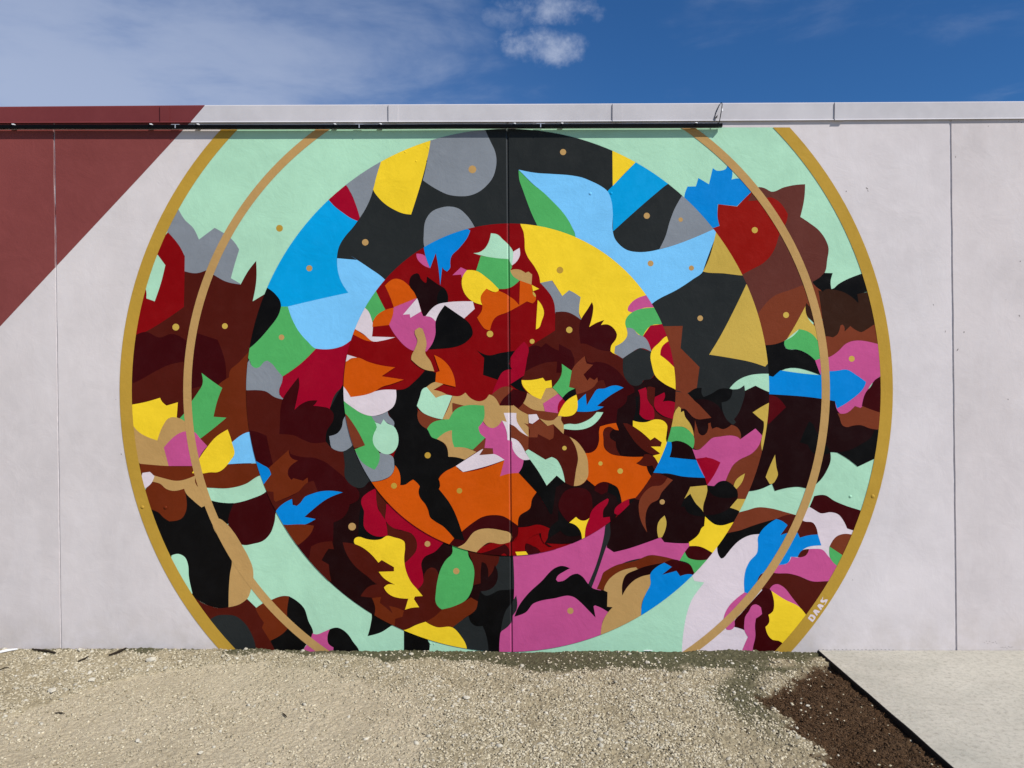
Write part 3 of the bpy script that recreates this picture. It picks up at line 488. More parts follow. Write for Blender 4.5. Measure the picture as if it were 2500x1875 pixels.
brown 2 K 1037,440 1070,410 1110,408 1135,435 1100,480 1105,530 1165,570 1170,630 1220,722 1100,690 1045,640 1033,540
tan 2 G 205,1475 300,1525 357,1548 410,1430 480,1425 K 560,80 545,260 400,240 270,220 200,180 165,152 190,100
yellow 2 G 148,1340 250,1340 378,1315 405,1352 470,1340 477,1420 410,1430 357,1548 260,1505 190,1440 155,1390
green 2 G 582,1165 690,1240 660,1415 722,1430 590,1530 482,1420 580,1270
black 2 G 590,1530 650,1470 730,1430 740,1495 670,1530 625,1575
pink 2 K 380,155 540,50 590,100 560,150 540,260 400,240
crimson 2 K 590,105 625,140 580,200 540,260 540,180 555,140
rust 2 K 115,205 165,152 200,185 270,222 400,240 545,262 550,290 500,330 430,340 340,310 310,270 220,275
brown 2 K 580,290 660,292 740,245 960,247 900,320 760,372 600,385 575,330
yellow 2 K 740,60 755,170 745,230 700,280 660,292 540,288 580,200 630,130 690,85
azure 2 K 752,130 840,50 852,178 G 920,1500 960,1443 1050,1430 1100,1408 1160,1397 1250,1422 1100,1510 K 962,182 1035,190 970,225 900,240 745,242 755,180
black 2 F 1785,1018 1910,1072 2050,1045 G 85,1022 20,1120 12,1170 45,1222 F 2085,1240 2015,1338 1855,1285 1867,1100
crimson 2 G 175,925 220,985 205,1120 175,1290 25,1385 F 2050,1440 1950,1500 2000,1370 2085,1240 G 45,1222 10,1165 25,1115
black 2 G 175,1290 148,1330 155,1400 210,1475 90,1435 25,1385
rust 2 F 1945,1500 2125,1410 2180,1430 2090,1530 2030,1600
maroon 2 G 60,1437 210,1475 190,1545 165,1590 115,1645 K 60,172 10,175 F 2035,1610 2070,1545 2130,1490
tan 2 J 1525,72 1600,75 1665,38 1740,110 1820,132 1880,110 1920,58 1945,65 2035,178 2180,178 K 60,172 150,240 220,275 225,515 170,500 20,380 J 2110,355 2060,345 2010,400 1960,422 1900,400 1855,345 1700,180 1525,300 1500,330 1415,325 1480,200
lilac 2 K 222,275 310,270 338,322 265,375 228,365
lilac 2 J 2078,257 2200,257 K 92,258 98,350 140,420 220,512 130,455 70,400 20,378 J 2140,380 2142,555 2118,550 2105,440 2060,340 2112,355
brown 2 K 175,368 265,377 340,330 430,398 490,378 600,485 665,515 720,590 755,700 752,790 735,880 712,1048 660,1040 615,1010 595,900 560,810 520,755 470,735 405,762 220,650 228,515 225,415
rust 2 K 175,368 265,377 340,330 430,398 490,378 497,480 490,530 450,550 325,485 318,522 228,520 225,415
tan 2 K 335,312 430,340 500,330 545,288 580,290 575,335 602,385 600,485 490,378 430,398
mint 2 K 960,247 1030,250 980,330 900,400 800,435 700,440 602,428 605,385 650,375 740,378 830,350 900,310
tan 2 K 665,515 740,560 800,630 850,720 868,850 862,950 820,1010 770,1040 712,1047 735,880 757,740 750,690 720,600
rust 2 K 20,380 60,395 130,460 225,515 220,650 185,672 130,590 80,535 35,525
lilac 2 K 35,525 90,545 150,610 185,675 240,760 170,765 90,710 50,640
mint 2 K 220,650 405,762 470,733 520,755 560,810 595,900 617,1010 527,933 418,1043 330,890 240,762 188,672
black 2 K 240,762 330,890 420,1045 527,933 617,1010 520,1060 480,1350 455,1350 310,1115 115,905 165,810 170,768
pink 2 J 2060,340 2090,400 2118,550 2160,555 K 40,560 50,640 90,712 170,768 150,850 115,905 0,915 J 2040,940 2085,770 1965,700 1960,640 1870,635 1885,535 1815,470 1805,410 1850,345 1900,402 1960,422 2010,400
maroonblack 2 K 310,1115 455,1350 480,1350 520,1060 617,1010 712,1048 790,1035 855,978 940,1047 1090,1010 1230,1225 1150,1400 1100,1450 800,1640 400,1659 O 540,300 395,225 320,25 108,60 K 108,1475 120,1380 242,1280 260,1190
orange 2 J 1560,830 1640,895 1700,890 2085,770 2040,940 K 0,915 115,905 310,1115 260,1190 242,1280 120,1380 108,1475 0,1400 J 2090,1380 1970,1360 1850,1380 1750,1440 1625,1540 1500,1240 1375,1080 1390,1030 1375,970 1395,940
lilac 2 J 1560,830 1865,635 1815,712 1970,700 2087,765 1900,830 1640,895
rust 2 J 1870,635 1957,642 1968,700 1815,713
rust 2 J 1745,655 1820,570 1885,533 1870,640 1785,675
green 2 J 1865,178 1855,345 1805,410 1820,470 1880,525 1745,655 1640,630 1540,628 1525,580 1520,445 1355,540 1310,525 1250,430 1290,370 1400,333 1490,325 1525,260 1580,200 1650,180
rust 2 J 1525,148 1650,180 1580,205 1527,250
black 2 F 1230,1232 1345,1258 1337,1362 1250,1412 1205,1430 J 1170,90 1140,180 1150,230 1180,380 1250,430 1310,525 1355,540 1440,600 1480,730 1560,735 1660,765 1560,830 1390,940 1375,970 1392,1040 1378,1080 1500,1240 1625,1540 1665,1640 1550,1620 1420,1480 1280,1380 1265,1300 1160,1130 1170,1050 1100,980 1040,1030 960,1040 945,900 900,820 890,760 940,560 920,450 895,390 830,240 915,100 F 920,1445 1010,1435 1110,1360
rust 2 J 1155,225 1220,265 1400,330 1290,375 1250,430 1180,380 1145,290
tan 2 F 1350,1360 1425,1385 1320,1445 1400,1465 1470,1500 1345,1535 1245,1415
mint 2 F 1245,1415 1345,1533 1470,1500 1522,1510 J 1480,180 1415,327 1300,298 1200,250 1140,180 1170,90 F 1210,1430
tan 2 J 1355,540 1500,448 1520,445 1528,580 1545,628 1640,630 1785,678 1660,762 1560,735 1480,730 1450,600
orange 2 J 905,822 945,880 963,960 960,1038 1020,1030 1060,1000 1100,977 1150,1020 1172,1050 1158,1105 1165,1150 1240,1260 1265,1320 1280,1380 1330,1425 1420,1480 1490,1550 1543,1612 N 1480,250 1300,220 J 1060,1600 560,1100 600,1005 750,990 830,960 880,910 897,860
grey 2 J 730,690 840,705 880,730 895,800 893,870 860,930 780,975 640,1000 500,1000 400,600 500,700 680,870 735,770
green 2 J 300,90 350,125 440,195 560,270 650,292 705,410 665,510 690,620 735,690 735,770 685,870 550,790 470,650 580,605 470,400 365,265 300,200
rust 2 J 340,240 365,262 470,400 580,607 460,632 380,600
grey 2 J 650,292 720,285 825,240 830,270 897,370 890,405 780,340 750,380 690,350
mint 2 J 685,355 750,382 780,325 820,370 890,402 930,470 942,550 920,640 850,700 760,690 710,650 675,600 663,530 680,470 707,412
lilac 2 F 300,1380 345,1405 425,1523 640,1475 760,1447 915,1445 918,1530 890,1620 J 820,240 740,275 650,290 560,268 440,195 350,125 300,60
orange 2 F 340,1150 430,1105 495,1097 620,1145 750,1180 905,1202 760,1298 998,1335 860,1385 760,1415 690,1460 425,1523 345,1405 290,1350
lilac 2 F 370,1060 495,1097 430,1105 370,1142 330,1140
orange 2 F 440,770 470,790 675,925 600,915 455,850 400,830
lilac 2 F 570,550 620,600 655,680 655,870 905,878 760,915 675,925 560,840 470,788 420,760
green 2 F 690,360 720,425 800,580 710,640 660,715 645,660 620,600 560,545 600,400
orange 2 F 800,582 890,558 885,620 840,745 660,765 665,720 700,650 740,615
orange 2 F 795,320 910,245 950,250 1055,320 1110,390 1138,455 1050,490 890,555 850,440
pink 2 F 1138,455 995,632 1065,628 1070,665 1185,600 1205,640 1290,652 1345,700 1340,850 1310,940 1245,1030 1105,1025 910,860 840,745 885,620 890,555 1050,490
lilac 2 F 1145,452 1187,598 1070,667 1063,628 990,634
maroonblack 2 F 1060,270 1080,215 1140,185 1165,200 1180,240 1230,290 1245,285 1250,222 1390,320 1440,350 1475,420 1475,500 1360,522 1300,580 1230,648 1207,648 1140,450 1110,390 1060,320
black 2 F 1390,370 1420,345 1460,380 1478,440 1475,500 1365,522 1360,440
lilac 2 F 1235,650 1360,525 1470,500 1600,490 1745,490 1765,570 1650,675 1440,530 1340,705 1300,665
black 2 F 1440,533 1560,615 1650,675 1700,720 1735,780 1742,850 1700,905 1330,1005 1265,1008 1310,940 1340,850 1345,700
tan 2 F 1120,800 1165,772 1200,785 1225,850 1245,960 1230,1040 1290,1140 1328,1245 1230,1228 1080,1120 1082,1080 1115,1010 1145,900 1118,840
pink 2 B 1135,1412 1180,1415 1228,1435 1265,1530 1283,1570 1200,1530 1140,1455
azure 2 B 1215,1345 1210,1300 1450,1200 1650,1130 1717,1163 1690,1230 1600,1350 1510,1450 1500,1520 1502,1560 1465,1605 1430,1580 1415,1555 F 1392,318 1375,140 B 1345,1405 1283,1570 1240,1460
pink 2 F 1525,207 1615,122 1682,152 1625,235 1620,200
green 2 B 1830,1437 2130,1470 G 30,80 45,120 25,160 60,220 128,262 15,345 F 2020,355 1890,228 1780,160
yellow 2 F 1682,152 1780,160 1890,230 2025,358 2020,390 1985,390 1892,352 1828,455 1847,528 1740,490 1660,410 1625,300 1630,235
mint 2 B 1750,1407 1820,1395 1880,1350 1915,1290 1940,1193 2010,1205 2070,1260 2125,1310 2180,1392 2185,1500 2165,1540 2130,1470 1980,1458 1850,1435
lilac 2 B 2180,1392 C 125,1350 130,1430 100,1490 45,1540 60,1395
tan 2 G 25,155 60,145 140,152 190,183 222,168 262,200 255,310 180,290 110,255 50,210
orange 2 F 1892,352 1985,392 2025,375 2125,425 G 15,435 60,465 122,532 130,265 262,312 272,400 302,440 298,480 265,512 205,490 120,540 0,605 F 1985,668 1930,802 1880,790 1835,740 1790,665 1845,575 1847,528 1828,455
yellow 2 G 258,312 338,355 270,380
brass 2 G 270,382 302,425 300,445 268,410
yellow 2 G 322,475 370,540 390,615 365,700 330,780 302,792 312,620
orange 2 F 1327,1068 1420,1120 1500,1210 1545,1320 1558,1413 1340,1360 1348,1258 1387,1243
maroon 2 J 1625,1540 1750,1440 1850,1382 1970,1360 2090,1382 K 60,1440 108,1475 100,1580 60,1640 J 2170,1700 N 1700,330 1480,250 1545,180 J 1655,1635
darkred 2 Y -160,880 0,870 130,815 300,830 430,800 500,790 545,700 555,570 700,560 860,525 1060,590 1030,720 970,825 920,730 915,660 760,720 680,790 660,900 700,1020 500,1080 200,1060 -160,960
maroon 2 Y -150,1000 0,970 340,835 415,930 400,1050 370,1010 330,980 275,1020 270,1060
darkred 2 Y 780,860 940,885 1120,890 1200,930 930,1010 860,900
maroon 2 Y 680,820 780,860 930,1000 735,1040 660,950
yellow 2 Y 508,958 675,950 735,1035 550,1050
tan 2 N 1565,275 1640,240 1765,100 2080,93 2140,110 2170,160 2140,215 2060,235 1900,225 1850,260 1770,340 1690,322
black 2 K 545,1310 600,1380 665,1445 740,1468 785,1530 O 790,140 610,130 570,90 430,180 K 455,1500 545,1420
black 2 K 1090,1020 1180,1060 1210,1130 1230,1225 1185,1220 1170,1160 1070,1110 1090,1040
maroon 2 K 545,1250 570,1170 620,1100 700,1068 780,1066 850,1085 900,1150 912,1230 905,1350 880,1390 840,1418 790,1418 735,1380 660,1440 590,1365
maroon 2 K 940,1050 1030,1003 1090,1012 1075,1110 1010,1140 935,1095
yellow 2 K 662,1442 735,1380 790,1418 840,1418 880,1392 845,1480 835,1700 795,1700 770,1510 730,1468
crimson 2 K 880,1395 890,1350 1075,1180 1090,1190 1080,1230 1030,1310 1028,1388 1100,1378 1107,1430 1140,1500 835,1690 845,1480
crimson 2 K 1230,1225 1310,1185 1325,1240 1220,1350 1180,1357 1150,1340 1150,1310
black 2 K 1310,1190 1395,1172 1350,1240 1310,1240
# signature
lilac 0 Z 225,1280 345,1105 440,1115 545,1170 580,1235 560,1300 440,1455 355,1395 440,1340 490,1320 480,1270 420,1205 370,1200 310,1240 440,1340 355,1395
lilac 0 Z 460,970 520,890 600,895 780,965 720,1050 620,1025 675,1110 630,1180
lilac 0 Z 645,720 715,640 800,645 955,715 890,800 800,770 860,850 815,925
lilac 0 Z 912,300 905,400 880,455 940,465 1040,425 1130,445 1060,580 990,690 965,680 1020,590 1000,540 900,580 820,560 785,510 800,470 850,425
"""
DOTS = """
gold A 1780,1138,37
tan A 2102,1570,32
tan B 1740,502,42
tan B 583,1290,35
tan C 596,315,33
tan C 1500,1003,33
tan C 1866,1045,24
tan C 1541,1518,32
tan C 1982,1568,28
gold C 562,1590,36
brass D 543,1158,33
brass E 660,768,37
brass E 1190,757,31
tan E 1802,878,30
brass F 1930,842,35
brass G 663,798,34
brass G 262,922,26
tan G 2077,672,30
brass H 881,637,32
brass H 1590,1110,32
gold J 1257,715,33
gold J 893,1044,32
gold J 1600,1098,30
tan J 441,1485,41
tan N 1255,234,31
tan N 1566,528,34
brass K 611,637,24
brass K 1000,803,23
brass K 1213,885,30
tan K 1667,1218,28
tan O 675,957,34
"""

# ---------------------------------------------------------------- building
building = empty('painted_building', (0, 0, 0))
tag(building, 'low flat roofed building with pale lilac concrete wall, maroon left corner and round abstract mural', 'building')

def seam(k, v):
    x0, s = ((131.5, 0.0137), (1238.5, 0.0083), (2320.0, 0.0112))[k]
    return x0 + (v - 300) * s
SEAM_D = 0.0080
SEAM_T = 0.25                           # where across the joint its deepest line runs                         # depth of the hollow sealant joint
SEAM_W = (2.0, 3.4, 2.8)                # half widths in photo pixels at the wall (about 7 mm)
V_TOP, V_BOT = 282.0, 1700.0
edges = [None] + [k for k in range(3)] + [None]
for i in range(4):
    pts = []
    for v in (V_TOP, V_BOT):
        l = -1900 if i == 0 else seam(i - 1, v) + SEAM_W[i - 1]
        r = 4400 if i == 3 else seam(i, v) - SEAM_W[i]
        pts.append((l, r, v))
    # front face subdivided so the arrises can wander like hand-finished concrete
    V, F = [], []
    NR = 60
    for j in range(NR + 1):
        t = j / NR
        v = V_TOP + (V_BOT - V_TOP) * t
        l = pts[0][0] + (pts[1][0] - pts[0][0]) * t
        r = pts[0][1] + (pts[1][1] - pts[0][1]) * t
        if i > 0: l += 0.9 * mnoise.noise(Vector((i * 7.1, t * 22, 0)))
        if i < 3: r += 0.9 * mnoise.noise(Vector((i * 3.3 + 50, t * 22, 0)))
        a, b = wall(l, v), wall(r, v)
        V += [a, b, a + Vector((0, 0.18, 0)), b + Vector((0, 0.18, 0))]
    for j in range(NR):
        o = 4 * j
        F += [(o, o + 4, o + 5, o + 1), (o + 1, o + 5, o + 7, o + 3), (o + 2, o + 6, o + 4, o), (o + 3, o + 7, o + 6, o + 2)]
    F += [(0, 1, 3, 2), (4 * NR + 1, 4 * NR, 4 * NR + 2, 4 * NR + 3)]
    link('wall_panel', mesh_from(V, F), building, (M_WALLS[i],))
for k in range(3):
    V, F = [], []
    NR = 60
    for j in range(NR + 1):
        v = V_TOP + (V_BOT - V_TOP) * j / NR
        w = SEAM_W[k] + 1
        d = SEAM_D + 0.0025 * mnoise.noise(Vector((k * 9.0, v * 0.02, 3)))
        for s, dd in ((-1, 0.0012), (SEAM_T + 0.18 * mnoise.noise(Vector((k * 5.0, v * 0.03, 9))), d), (1, 0.0012)):
            p = wall(seam(k, v) + s * w, v); p.y = dd + (0.004 if k == 1 else 0); V.append(p)
    for j in range(NR):
        for q in range(2):
            o = 3 * j + q
            F.append((o, o + 3, o + 4, o + 1))
    link('joint_sealant', mesh_from(V, F, smooth=True), building, (M_SEAL,))
V, F = [], []
box(V, F, (-8.2, 0.19, 3.30), (8.2, 9.0, 3.40))
link('roof', mesh_from(V, F), building, (M_ROOF,))
V, F = [], []
box(V, F, (-8.2, 8.85, -0.3), (8.2, 9.0, 3.29)); box(V, F, (-8.2, 0.19, -0.3), (-8.05, 8.84, 3.29)); box(V, F, (8.05, 0.19, -0.3), (8.2, 8.84, 3.29))
link('side_wall', mesh_from(V, F), building, (M_WALL,))

# roof edge flashing: pressed metal lengths with cover plates over the butt joints
def interp(x, tab):
    if x <= tab[0][0]:
        (x0, y0), (x1, y1) = tab[0], tab[1]
    elif x >= tab[-1][0]:
        (x0, y0), (x1, y1) = tab[-2], tab[-1]
    else:
        for (x0, y0), (x1, y1) in zip(tab, tab[1:]):
            if x0 <= x <= x1: break
    return y0 + (y1 - y0) * (x - x0) / (x1 - x0)
FT = [(0, 260.5), (500, 256.7), (1300, 253.6), (1900, 250.8), (2500, 247.2)]
FB = [(0, 297.5), (700, 295.6), (1300, 294.6), (1900, 291.4), (2500, 287.0)]
O_F = 0.007
def flash_profile(xt, xb, extra=0.0):
    t, b = interp(xt, FT), interp(xb, FB)
    pt = wall(xt, t, O_F + extra); pb = wall(xb, b, O_F + 0.002 + extra)
    lip = wall(xb, b, O_F + 0.010 + extra) + Vector((0, 0, -0.006))
    lip.x = pb.x
    back = Vector((pb.x, -0.004, lip.z + 0.001))
    rear = Vector((pt.x, 0.30, pt.z + 0.012)); front = Vector((pt.x, -(O_F + extra), pt.z))
    rib = Vector((pt.x, -(O_F + extra) - 0.004, pt.z - 0.006))
    return [rear, front, rib, pb, lip, back]
def flash(segs, name, extra=0.0):
    V, F, mi, mats = [], [], [], []
    for (a_t, a_b, c_t, c_b, m) in segs:
        if m not in mats: mats.append(m)
        n = max(1, int(abs(c_t - a_t) / 60))
        rows = []
        for j in range(n + 1):
            s = j / n
            rows.append(flash_profile(a_t + (c_t - a_t) * s, a_b + (c_b - a_b) * s, extra))
        b0 = len(V)
        for r in rows: V += r
        P = len(rows[0])
        for j in range(n):
            for q in range(P - 1):
                o = b0 + j * P + q
                F.append((o, o + 1, o + P + 1, o + P)); mi.append(mats.index(m))
        F.append(tuple(b0 + q for q in range(P))); mi.append(mats.index(m))
        F.append(tuple(b0 + n * P + q for q in range(P))[::-1]); mi.append(mats.index(m))
    return link(name, mesh_from(V, F, mi=mi), building, mats)
flash([(-1900, -1900, 401, 401, M_FLASHM)], 'roof_flashing')
flash([(403, 403, 500, 467, M_FLASHM), (500, 467, 960, 960, M_FLASH)], 'roof_flashing')
flash([(962, 962, 1506, 1506, M_FLASH)], 'roof_flashing')
flash([(1508, 1508, 2049, 2049, M_FLASH)], 'roof_flashing')
flash([(2051, 2051, 4400, 4400, M_FLASH)], 'roof_flashing')
flash([(391, 391, 413, 413, M_FLASHM)], 'flashing_cover', 0.008)
for a, b in ((948.5, 971), (1495.5, 1518), (2038, 2061)):
    flash([(a, a, b, b, M_FLASH)], 'flashing_cover', 0.008)

# ---------------------------------------------------------------- painted surfaces
T_ORG = {}
for r_, oy in enumerate((300, 625, 950, 1275)):
    for c_, ox in enumerate((280, 760, 1240, 1720)):
        T_ORG['ABCDEFGHIJKLMNOP'[r_ * 4 + c_]] = (ox, oy, 500 / 2212.0)
T_ORG['Y'] = (1180, 1200, 340 / 2212.0)
T_ORG['Z'] = (1960, 1440, 80 / 1475.0)
RING = (1236.0, 953.0)
CIRC = {0: (1236.0, 953.0, 930.0), 1: (1239.5, 953.0, 638.5), 2: (1244.0, 951.0, 405.5)}
V_MURAL_TOP = 311.0

def smooth_poly(P):
    n = len(P)
    corner, tang = [], []
    for i in range(n):
        a, b, c = P[i - 1], P[i], P[(i + 1) % n]
        d1 = (b[0] - a[0], b[1] - a[1]); d2 = (c[0] - b[0], c[1] - b[1])
        l1, l2 = math.hypot(*d1), math.hypot(*d2)
        if l1 < 1e-6 or l2 < 1e-6:
            corner.append(True); tang.append((0, 0)); continue
        ang = abs(math.atan2(d1[0] * d2[1] - d1[1] * d2[0], d1[0] * d2[0] + d1[1] * d2[1]))
        corner.append(ang > math.radians(47))
        u = (d1[0] / l1 * l2 + d2[0] / l2 * l1, d1[1] / l1 * l2 + d2[1] / l2 * l1)
        lu = math.hypot(*u) or 1
        tang.append((u[0] / lu, u[1] / lu))
    out = []
    for i in range(n):
        j = (i + 1) % n
        a, b = P[i], P[j]
        L = math.hypot(b[0] - a[0], b[1] - a[1])
        out.append(a)
        if L < 3 or (corner[i] and corner[j]): continue
        ch = ((b[0] - a[0]) / L, (b[1] - a[1]) / L)
        ta = tang[i]; tb = tang[j]
        if corner[i]: ta = (2 * ch[0] - tb[0]) , (2 * ch[1] - tb[1]); ta = tuple(0.5 * x + 0.5 * y for x, y in zip(ta, ch))
        if corner[j]: tb = (2 * ch[0] - ta[0]) , (2 * ch[1] - ta[1]); tb = tuple(0.5 * x + 0.5 * y for x, y in zip(tb, ch))
        k = min(8, max(2, int(L / 5)))
        for q in range(1, k):
            t = q / k; t2, t3 = t * t, t * t * t
            h0, h1, h2, h3 = 2 * t3 - 3 * t2 + 1, t3 - 2 * t2 + t, -2 * t3 + 3 * t2, t3 - t2
            out.append((h0 * a[0] + h1 * L * ta[0] + h2 * b[0] + h3 * L * tb[0], h0 * a[1] + h1 * L * ta[1] + h2 * b[1] + h3 * L * tb[1]))
    return out
def half(poly, nx, ny, c):
    """keep nx*x+ny*y <= c of a convex polygon"""
    out = []
    n = len(poly)
    for i in range(n):
        a, b = poly[i], poly[(i + 1) % n]
        da, db = nx * a[0] + ny * a[1] - c, nx * b[0] + ny * b[1] - c
        if da <= 0: out.append(a)
        if (da < 0 < db) or (db < 0 < da):
            t = da / (da - db)
            out.append((a[0] + (b[0] - a[0]) * t, a[1] + (b[1] - a[1]) * t))
    return out if len(out) >= 3 else []
NC = 220
def clip_circle(poly, circ):
    cx, cy, R = circ
    ap = R * math.cos(math.pi / NC)
    ds = [math.hypot(p[0] - cx, p[1] - cy) for p in poly]
    if max(ds) <= ap: return poly
    for k in range(NC):
        t = 2 * math.pi * (k + 0.5) / NC
        nx, ny = math.cos(t), math.sin(t)
        c = nx * cx + ny * cy + ap
        if any(nx * p[0] + ny * p[1] > c for p in poly):
            poly = half(poly, nx, ny, c)
            if not poly: return []
    return poly
CELL = 4.0
LAYER = np.zeros((int(1700 / CELL) + 4, int(2600 / CELL) + 4), dtype=np.int32)
GLOSS = {}
def gloss_of(mat):
    """the same paint over smooth sealant: glossier, no plaster relief"""
    if mat.name not in GLOSS:
        m = mat.copy(); m.name = mat.name + '_on_sealant'
        b = m.node_tree.nodes['Principled BSDF']
        for k in ('Normal', 'Roughness'):
            for l in list(b.inputs[k].links): m.node_tree.links.remove(l)
        b.inputs['Roughness'].default_value = 0.42
        b.inputs['Specular IOR Level'].default_value = 0.6
        GLOSS[mat.name] = m
    return GLOSS[mat.name]
def groove(t):
    t = max(-1.0, min(1.0, t))
    return 0.0015 + SEAM_D * ((t + 1) / (1 + SEAM_T) if t < SEAM_T else (1 - t) / (1 - SEAM_T))
def paint_sheet(name, pieces, mat, parent, step=0.00013):
    """thin coat of paint from convex pieces in photo-pixel space; steps into the wall joints it crosses"""
    cells = set()
    for p in pieces:
        xs = [q[0] for q in p]; ys = [q[1] for q in p]
        x0, x1 = int(max(0, min(xs)) / CELL), int(max(0, max(xs)) / CELL)
        y0, y1 = int(max(0, min(ys)) / CELL), int(max(0, max(ys)) / CELL)
        if (x1 - x0) * (y1 - y0) <= 400:
            cells.update((yy, xx) for yy in range(y0, y1 + 1) for xx in range(x0, x1 + 1))
        else:                       # big triangle: sample it
            for yy in range(y0, y1 + 1):
                q = half(half(p, 0, 1, (yy + 1) * CELL), 0, -1, -yy * CELL) if True else p
                if q:
                    cells.update((yy, xx) for xx in range(int(max(0, min(w[0] for w in q)) / CELL), int(max(w[0] for w in q) / CELL) + 1))
    cells = [c for c in cells if c[0] < LAYER.shape[0] and c[1] < LAYER.shape[1]]
    lay = max((LAYER[c] for c in cells), default=0) + 1
    for c in cells: LAYER[c] = lay
    V, F, MI = [], [], []
    off = 0.0007 + lay * step
    for p in pieces:
        parts = [(p, 'f')]
        for k in range(3):
            x0, s = ((131.5, 0.0137), (1238.5, 0.0083), (2320.0, 0.0112))[k]
            w = SEAM_W[k]
            # line x = x0 + (y-300)*s +- w   ->  x - s*y <= x0 - 300 s +- w
            nxt = []
            for q, kind in parts:
                mn = min(a[0] for a in q); mx = max(a[0] for a in q)
                if kind != 'f' or mx < x0 - 6 or mn > x0 + 26: nxt.append((q, kind)); continue
                cl, cr = x0 - 300 * s - w, x0 - 300 * s + w
                a = half(q, 1, -s, cl)
                cm = x0 - 300 * s + SEAM_T * w
                b = half(half(q, -1, s, -cl), 1, -s, cm)
                b2 = half(half(q, -1, s, -cm), 1, -s, cr)
                c = half(q, -1, s, -cr)
                nxt += [(z, kk) for z, kk in ((a, 'f'), (b, 'j%d' % k), (b2, 'j%d' % k), (c, 'f')) if z]
            parts = nxt
        for q, kind in parts:
            b0 = len(V)
            if kind == 'f':
                for a in q: V.append(wall(a[0], a[1], off))
            else:
                for a in q:
                    w_ = wall(a[0], a[1], 0); k_ = int(kind[1]); w_.y = groove((a[0] - seam(k_, a[1])) / SEAM_W[k_]) - lay * step; V.append(w_)
            F.append(tuple(range(b0, b0 + len(q)))); MI.append(0 if kind == 'f' else 1)
    me = mesh_from(V, F, mi=MI)
    bm = bmesh.new(); bm.from_mesh(me)
    bmesh.ops.dissolve_degenerate(bm, dist=1e-6, edges=bm.edges[:])
    for f in bm.faces:
        if f.normal.y > 0.001: f.normal_flip()
    bm.to_mesh(me); bm.free()
    return link(name, me, parent, (mat, gloss_of(mat)) if any(MI) else (mat,)), lay

def circle_pts(cx, cy, r, n): return [(cx + r * math.cos(2 * math.pi * k / n), cy + r * math.sin(2 * math.pi * k / n)) for k in range(n)]
def limit(p):
    return half(half(p, 0, -1, -V_MURAL_TOP), 0, 1, 1640.0)
def fan(poly):
    return [poly]
def tess(poly):
    tri = tessellate_polygon([[Vector((x, y, 0)) for x, y in poly]])
    return [[poly[i] for i in t] for t in tri]
def annulus(cx, cy, r0, r1, n=200):
    a, b = circle_pts(cx, cy, r0, n), circle_pts(cx, cy, r1, n)
    return [[a[k], b[k], b[(k + 1) % n], a[(k + 1) % n]] for k in range(n)]
def shape(name, col, pieces, clip):
    out = []
    for p in pieces:
        p = limit(p)
        if p and clip is not None: p = clip_circle(p, CIRC[clip])
        if p and len(p) >= 3: out.append(p)
    o, l = paint_sheet(name, out, MAT[col], mural)
    o['label'] = NICE.get(col, col) + ' painted ' + name.replace('painted_', '').replace('_', ' ')
    return l

# maroon corner of the wall
m_o, _ = paint_sheet('maroon_band', tess([(-1900, 286), (475.6, 286), (459, 304), (343, 430), (0, 797), (-1100, 1974 - 0), (-1900, 1974)][:5] + [(-880, 1740), (-1900, 1740)]), M_MAROON, building)
m_o['label'] = 'maroon paint with diagonal edge over the wall corner'
base_pieces = [q for q in (limit([CIRC[0][:2], a, b]) for a, b in zip(circle_pts(*CIRC[0], 200), circle_pts(*CIRC[0], 200)[1:] + [circle_pts(*CIRC[0], 200)[0]])) if q]
mural, _ = paint_sheet('mural', base_pieces, MAT['mint'], building)
mural['label'] = 'round abstract mural of flat coloured shapes on mint green ground'

def sectors(k, n=160):
    cx, cy, R = CIRC[k]
    pts = circle_pts(cx, cy, R, n)
    return [[(cx, cy), pts[i], pts[(i + 1) % n]] for i in range(n)]
def parse(line):
    tok = line.split()
    col, clip = tok[0], int(tok[1])
    P, org = [], None
    for t in tok[2:]:
        if t in T_ORG: org = T_ORG[t]; continue
        x, y = t.split(',')
        P.append((org[0] + float(x) * org[2], org[1] + float(y) * org[2]))
    return col, clip, P
maxlay = 0
for line in MURAL.strip().splitlines():
    line = line.strip()
    if not line or line[0] == '#': continue
    if line == 'RINGS':
        for nm, cc, q in (('painted_thin_ring', 'tan', annulus(1236.8, 953, 769.5, 789.5)), ('painted_ring', 'gold', annulus(1236, 953, 914.3, 944.0))):
            shape(nm, cc, [w for w in q if w[0][0] + w[2][0] < 2472], None)
            shape(nm, cc, [w for w in q if w[0][0] + w[2][0] >= 2472], None)
        continue
    if line == 'DISC1': shape('painted_disc', 'charcoal', sectors(1), None); continue
    if line == 'DISC2': shape('painted_disc', 'darkred', sectors(2), None); continue
    col, clip, P = parse(line)
    isig = ' Z ' in line
    P2 = P if isig else smooth_poly(P)
    l = shape('signature_letter' if isig else 'painted_shape', col, tess(P2), None if isig else clip)
    maxlay = max(maxlay, l)
for line in DOTS.strip().splitlines():
    col, t, s = line.split()
    x, y, r = (float(q) for q in s.split(','))
    ox, oy, k = T_ORG[t]
    pts = circle_pts(ox + x * k, oy + y * k, r * k, 28)
    shape('painted_dot', col, [pts], None)
print('max paint layers', maxlay)

